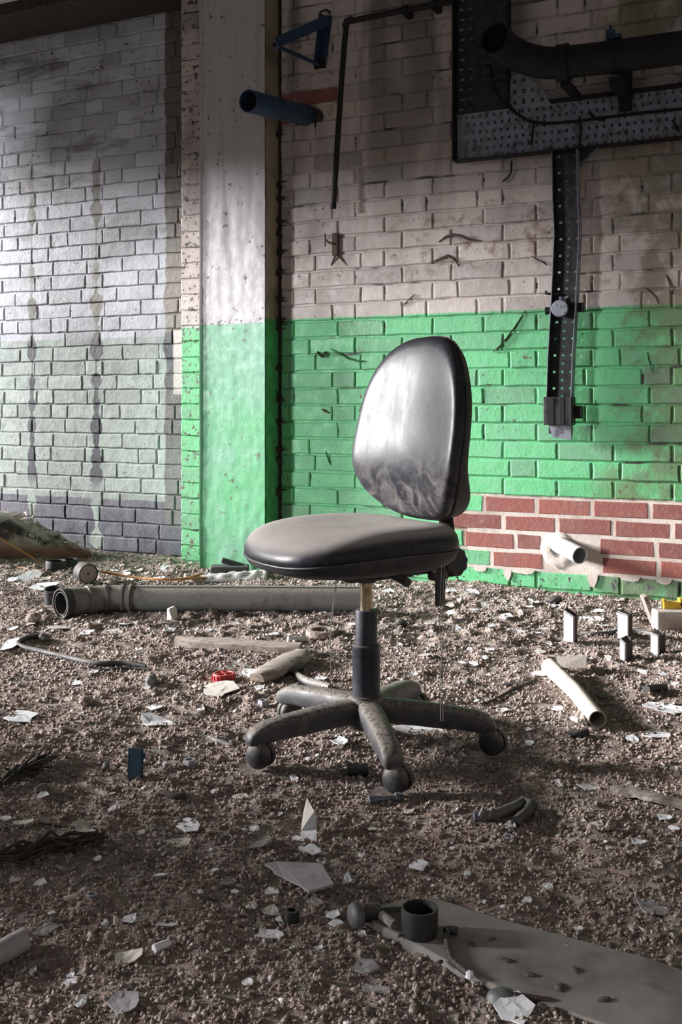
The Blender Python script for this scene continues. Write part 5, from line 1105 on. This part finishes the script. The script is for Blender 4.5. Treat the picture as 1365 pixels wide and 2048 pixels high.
flake(259, 1844, 26, 22, M_FLAKE, .025, 'white fan-shaped flake right of the conical fragment')
def stalks(name, label, pix, n, rad, seed):
    r = random.Random(seed); base = at(*pix[0]); b = MB()
    for k in range(n):
        q = [at(px + r.gauss(0, 7), py + r.gauss(0, 7)) for px, py in pix[::1]]; s_ = r.randrange(0, 2); e_ = len(q) - r.randrange(0, 2)
        b.tube([p - base + Vector((0, 0, .006 + abs(r.gauss(0, .010)))) for p in q[s_:e_]], [rad * r.uniform(.5, 1.1)] * (e_ - s_), 5)
    o = b.build(name, M_TWIG, None, 60, base); return tag(o, label, 'plant')
stalks('dry_stalks', 'bundle of dark dry stalks at the left edge level with the blue bracket', [(-20, 1590), (15, 1572), (45, 1556), (75, 1542), (105, 1530)], 16, .0038, 1)
stalks('dry_stalks', 'lower bundle of dark dry stalks lying left of the crumbling flake', [(-20, 1734), (40, 1720), (100, 1706), (150, 1698), (205, 1690)], 20, .0034, 2)
rock('stone', 'dark stone stub beside the tip of the lower dry stalks', 'stone', 194, 1686, 20, 18, M_DARKSTONE, 47)
floor_tube('thin_stick', 'dark stick on the dirt below the shadow of the blue bracket', 'stick', [(330, 1590), (352, 1593), (372, 1596)], .007, M_TWIG)
# the fallen plank with the ring, the knob and the cable on it
pl = [(742, 1860), (752, 1842), (800, 1830), (866, 1822), (1000, 1860), (1150, 1896), (1300, 1938), (1440, 1985), (1440, 2150), (1250, 2080), (1000, 1992), (900, 1945), (800, 1895)]
p = [at(*q) for q in pl]; c = sum(p, Vector()) / len(p); zc = .006
b = MB(); b.slab([((q - c).x, (q - c).y) for q in p], -.014, .006, None, lambda x, y: .0015 * float(vnoise(x * 20, y * 20, 5)))
plank = b.build('plank', plain('dusty_plank', (.27, .245, .225), .9, 0, (.10, .085, .07), .75, 7, .4), None, None, Vector((c.x, c.y, zc))); tag(plank, 'broad dusty grey plank lying flat at the lower right', 'plank'); bevel(plank, .003)
ptop = zc + .006
def on_plank(px, py):
    x, y = FL(px, py, ptop); return Vector((x, y, ptop))
p = on_plank(840, 1868); R_ = 37 * p.y / F
tag(MB().lathe([(R_ * .80, .0), (R_ * .92, .0), (R_ * .99, .010), (R_, .034), (R_ * .97, .038), (R_ * .88, .038), (R_ * .85, .034), (R_ * .80, .0)], 36).build('rubber_ring', M_RUBBER, None, 50, p + Vector((0, .0, 0))), 'black rubber ring standing on the far end of the plank', 'ring')
M_STUBG = plain('dull_dark_metal', (.14, .14, .145), .5, .4, (.06, .055, .05), .6, 50, .3)
p = at(716, 1862); t = thing('door_knob', 'dull metal door knob with spindle lying left of the black ring', 'knob', p, .12)
MB().lathe([(.0, -.008), (.010, -.008), (.017, -.004), (.0195, .002), (.017, .008), (.009, .013), (.008, .022)], 24, Matrix.Translation((-.004, 0, .022)) @ Matrix.Rotation(math.pi / 2, 4, 'Y') @ Matrix.Rotation(-.35, 4, 'X')).build('knob_head', M_STUBG, t, 50)
MB().box((.045, .012, .024), (.055, .008, .008)).build('spindle', M_STEEL, t); MB().lathe([(.0, 0), (.013, 0), (.013, .022), (.0, .022)], 16, Matrix.Translation((.012, .008, .022)) @ Matrix.Rotation(math.pi / 2, 4, 'Y')).build('collar', M_RUBBER, t, 40)
def plank_tube(name, label, cat, pix, rad, m):
    pts = [on_plank(*q) for q in pix]; c = sum(pts, Vector()) / len(pts); c.z = ptop; o = MB().tube([q - c + Vector((0, 0, rad + .001)) for q in pts], rad, 8).build(name, m, None, 60, c); return tag(o, label, cat)
plank_tube('black_cable', 'short black cable lying over the plank in front of the ring', 'cable', [(898, 1868), (893, 1885), (896, 1905), (902, 1925), (914, 1938), (936, 1955)], .0042, M_RUBBER)
t = plank_tube('cable_clip', 'small dark clip with a teal spot on the plank', 'clip', [(890, 1872), (902, 1870), (915, 1872)], .006, M_RUBBER)
plank_tube('wooden_peg', 'broken wooden peg lying on the tip of the plank', 'peg', [(764, 1842), (778, 1852), (790, 1862)], .007, M_WOODD)
p = on_plank(940, 1956); tag(MB().lathe([(.0, 0), (.006, .001), (.005, .008), (.0, .010)], 8).build('plaster_fragment', M_FLAKE, None, None, p), 'tiny white crumb at the end of the black cable', 'fragment')
p = at(1010, 2010); t = thing('scoop', 'grey rounded scoop head lying at the near edge of the plank', 'scoop', p + Vector((0, .01, .0)), -.3)
b = MB(); b.lathe([(.0, .015), (.012, .0135), (.018, .008), (.020, 0)], 20, Matrix.Diagonal((1.1, .8, .9, 1))); b.build('scoop_head', M_STUBG, t, 60); MB().tube([(.014, 0, .006), (.035, .004, .005), (.062, .008, .004)], [.007, .006, .005], 8).build('scoop_handle', M_STUBB, t, 60)
M_SOIL = plain('dark_soil', (.10, .08, .065), .95, 0, (.05, .04, .03), .6, 60, .4)
ORD = ('nearest', 'second nearest', 'third', 'fourth', 'fifth', 'sixth', 'seventh', 'eighth', 'ninth', 'farthest')
for ci, (px, py, w_) in enumerate(sorted(((945, 1890, 14), (1010, 1920, 20), (1060, 1950, 18), (1120, 1975, 22), (880, 1925, 12), (1150, 1940, 16), (985, 1880, 12), (1210, 2000, 20), (1110, 2020, 14), (800, 1872, 10)), key=lambda q: (on_plank(q[0], q[1]) - on_plank(840, 1868)).length)):
    p = on_plank(px, py); sc = p.y / F; r = random.Random(px); b = MB()
    b.lathe([(w_ * sc * .6, 0), (w_ * sc * .55, .0015), (w_ * sc * .3, .003), (0, .0032)], 9, Matrix.Diagonal((1.4, .8, 1, 1))); b.v = [(x * r.uniform(.7, 1.2), y * r.uniform(.7, 1.2), z) for x, y, z in b.v]
    tag(b.build('dirt_clod', M_SOIL, None, None, p, r.uniform(0, 3)), 'dark clod of dirt on the grey plank, %s from the black rubber ring' % ORD[ci], 'clod', 'dirt clods on the plank')
flake(1145, 1912, 34, 16, M_FLAKEG, .004, 'grey flake lying on the middle of the plank', None, None, 'paint_flake', 'paint flake', .0, .014)
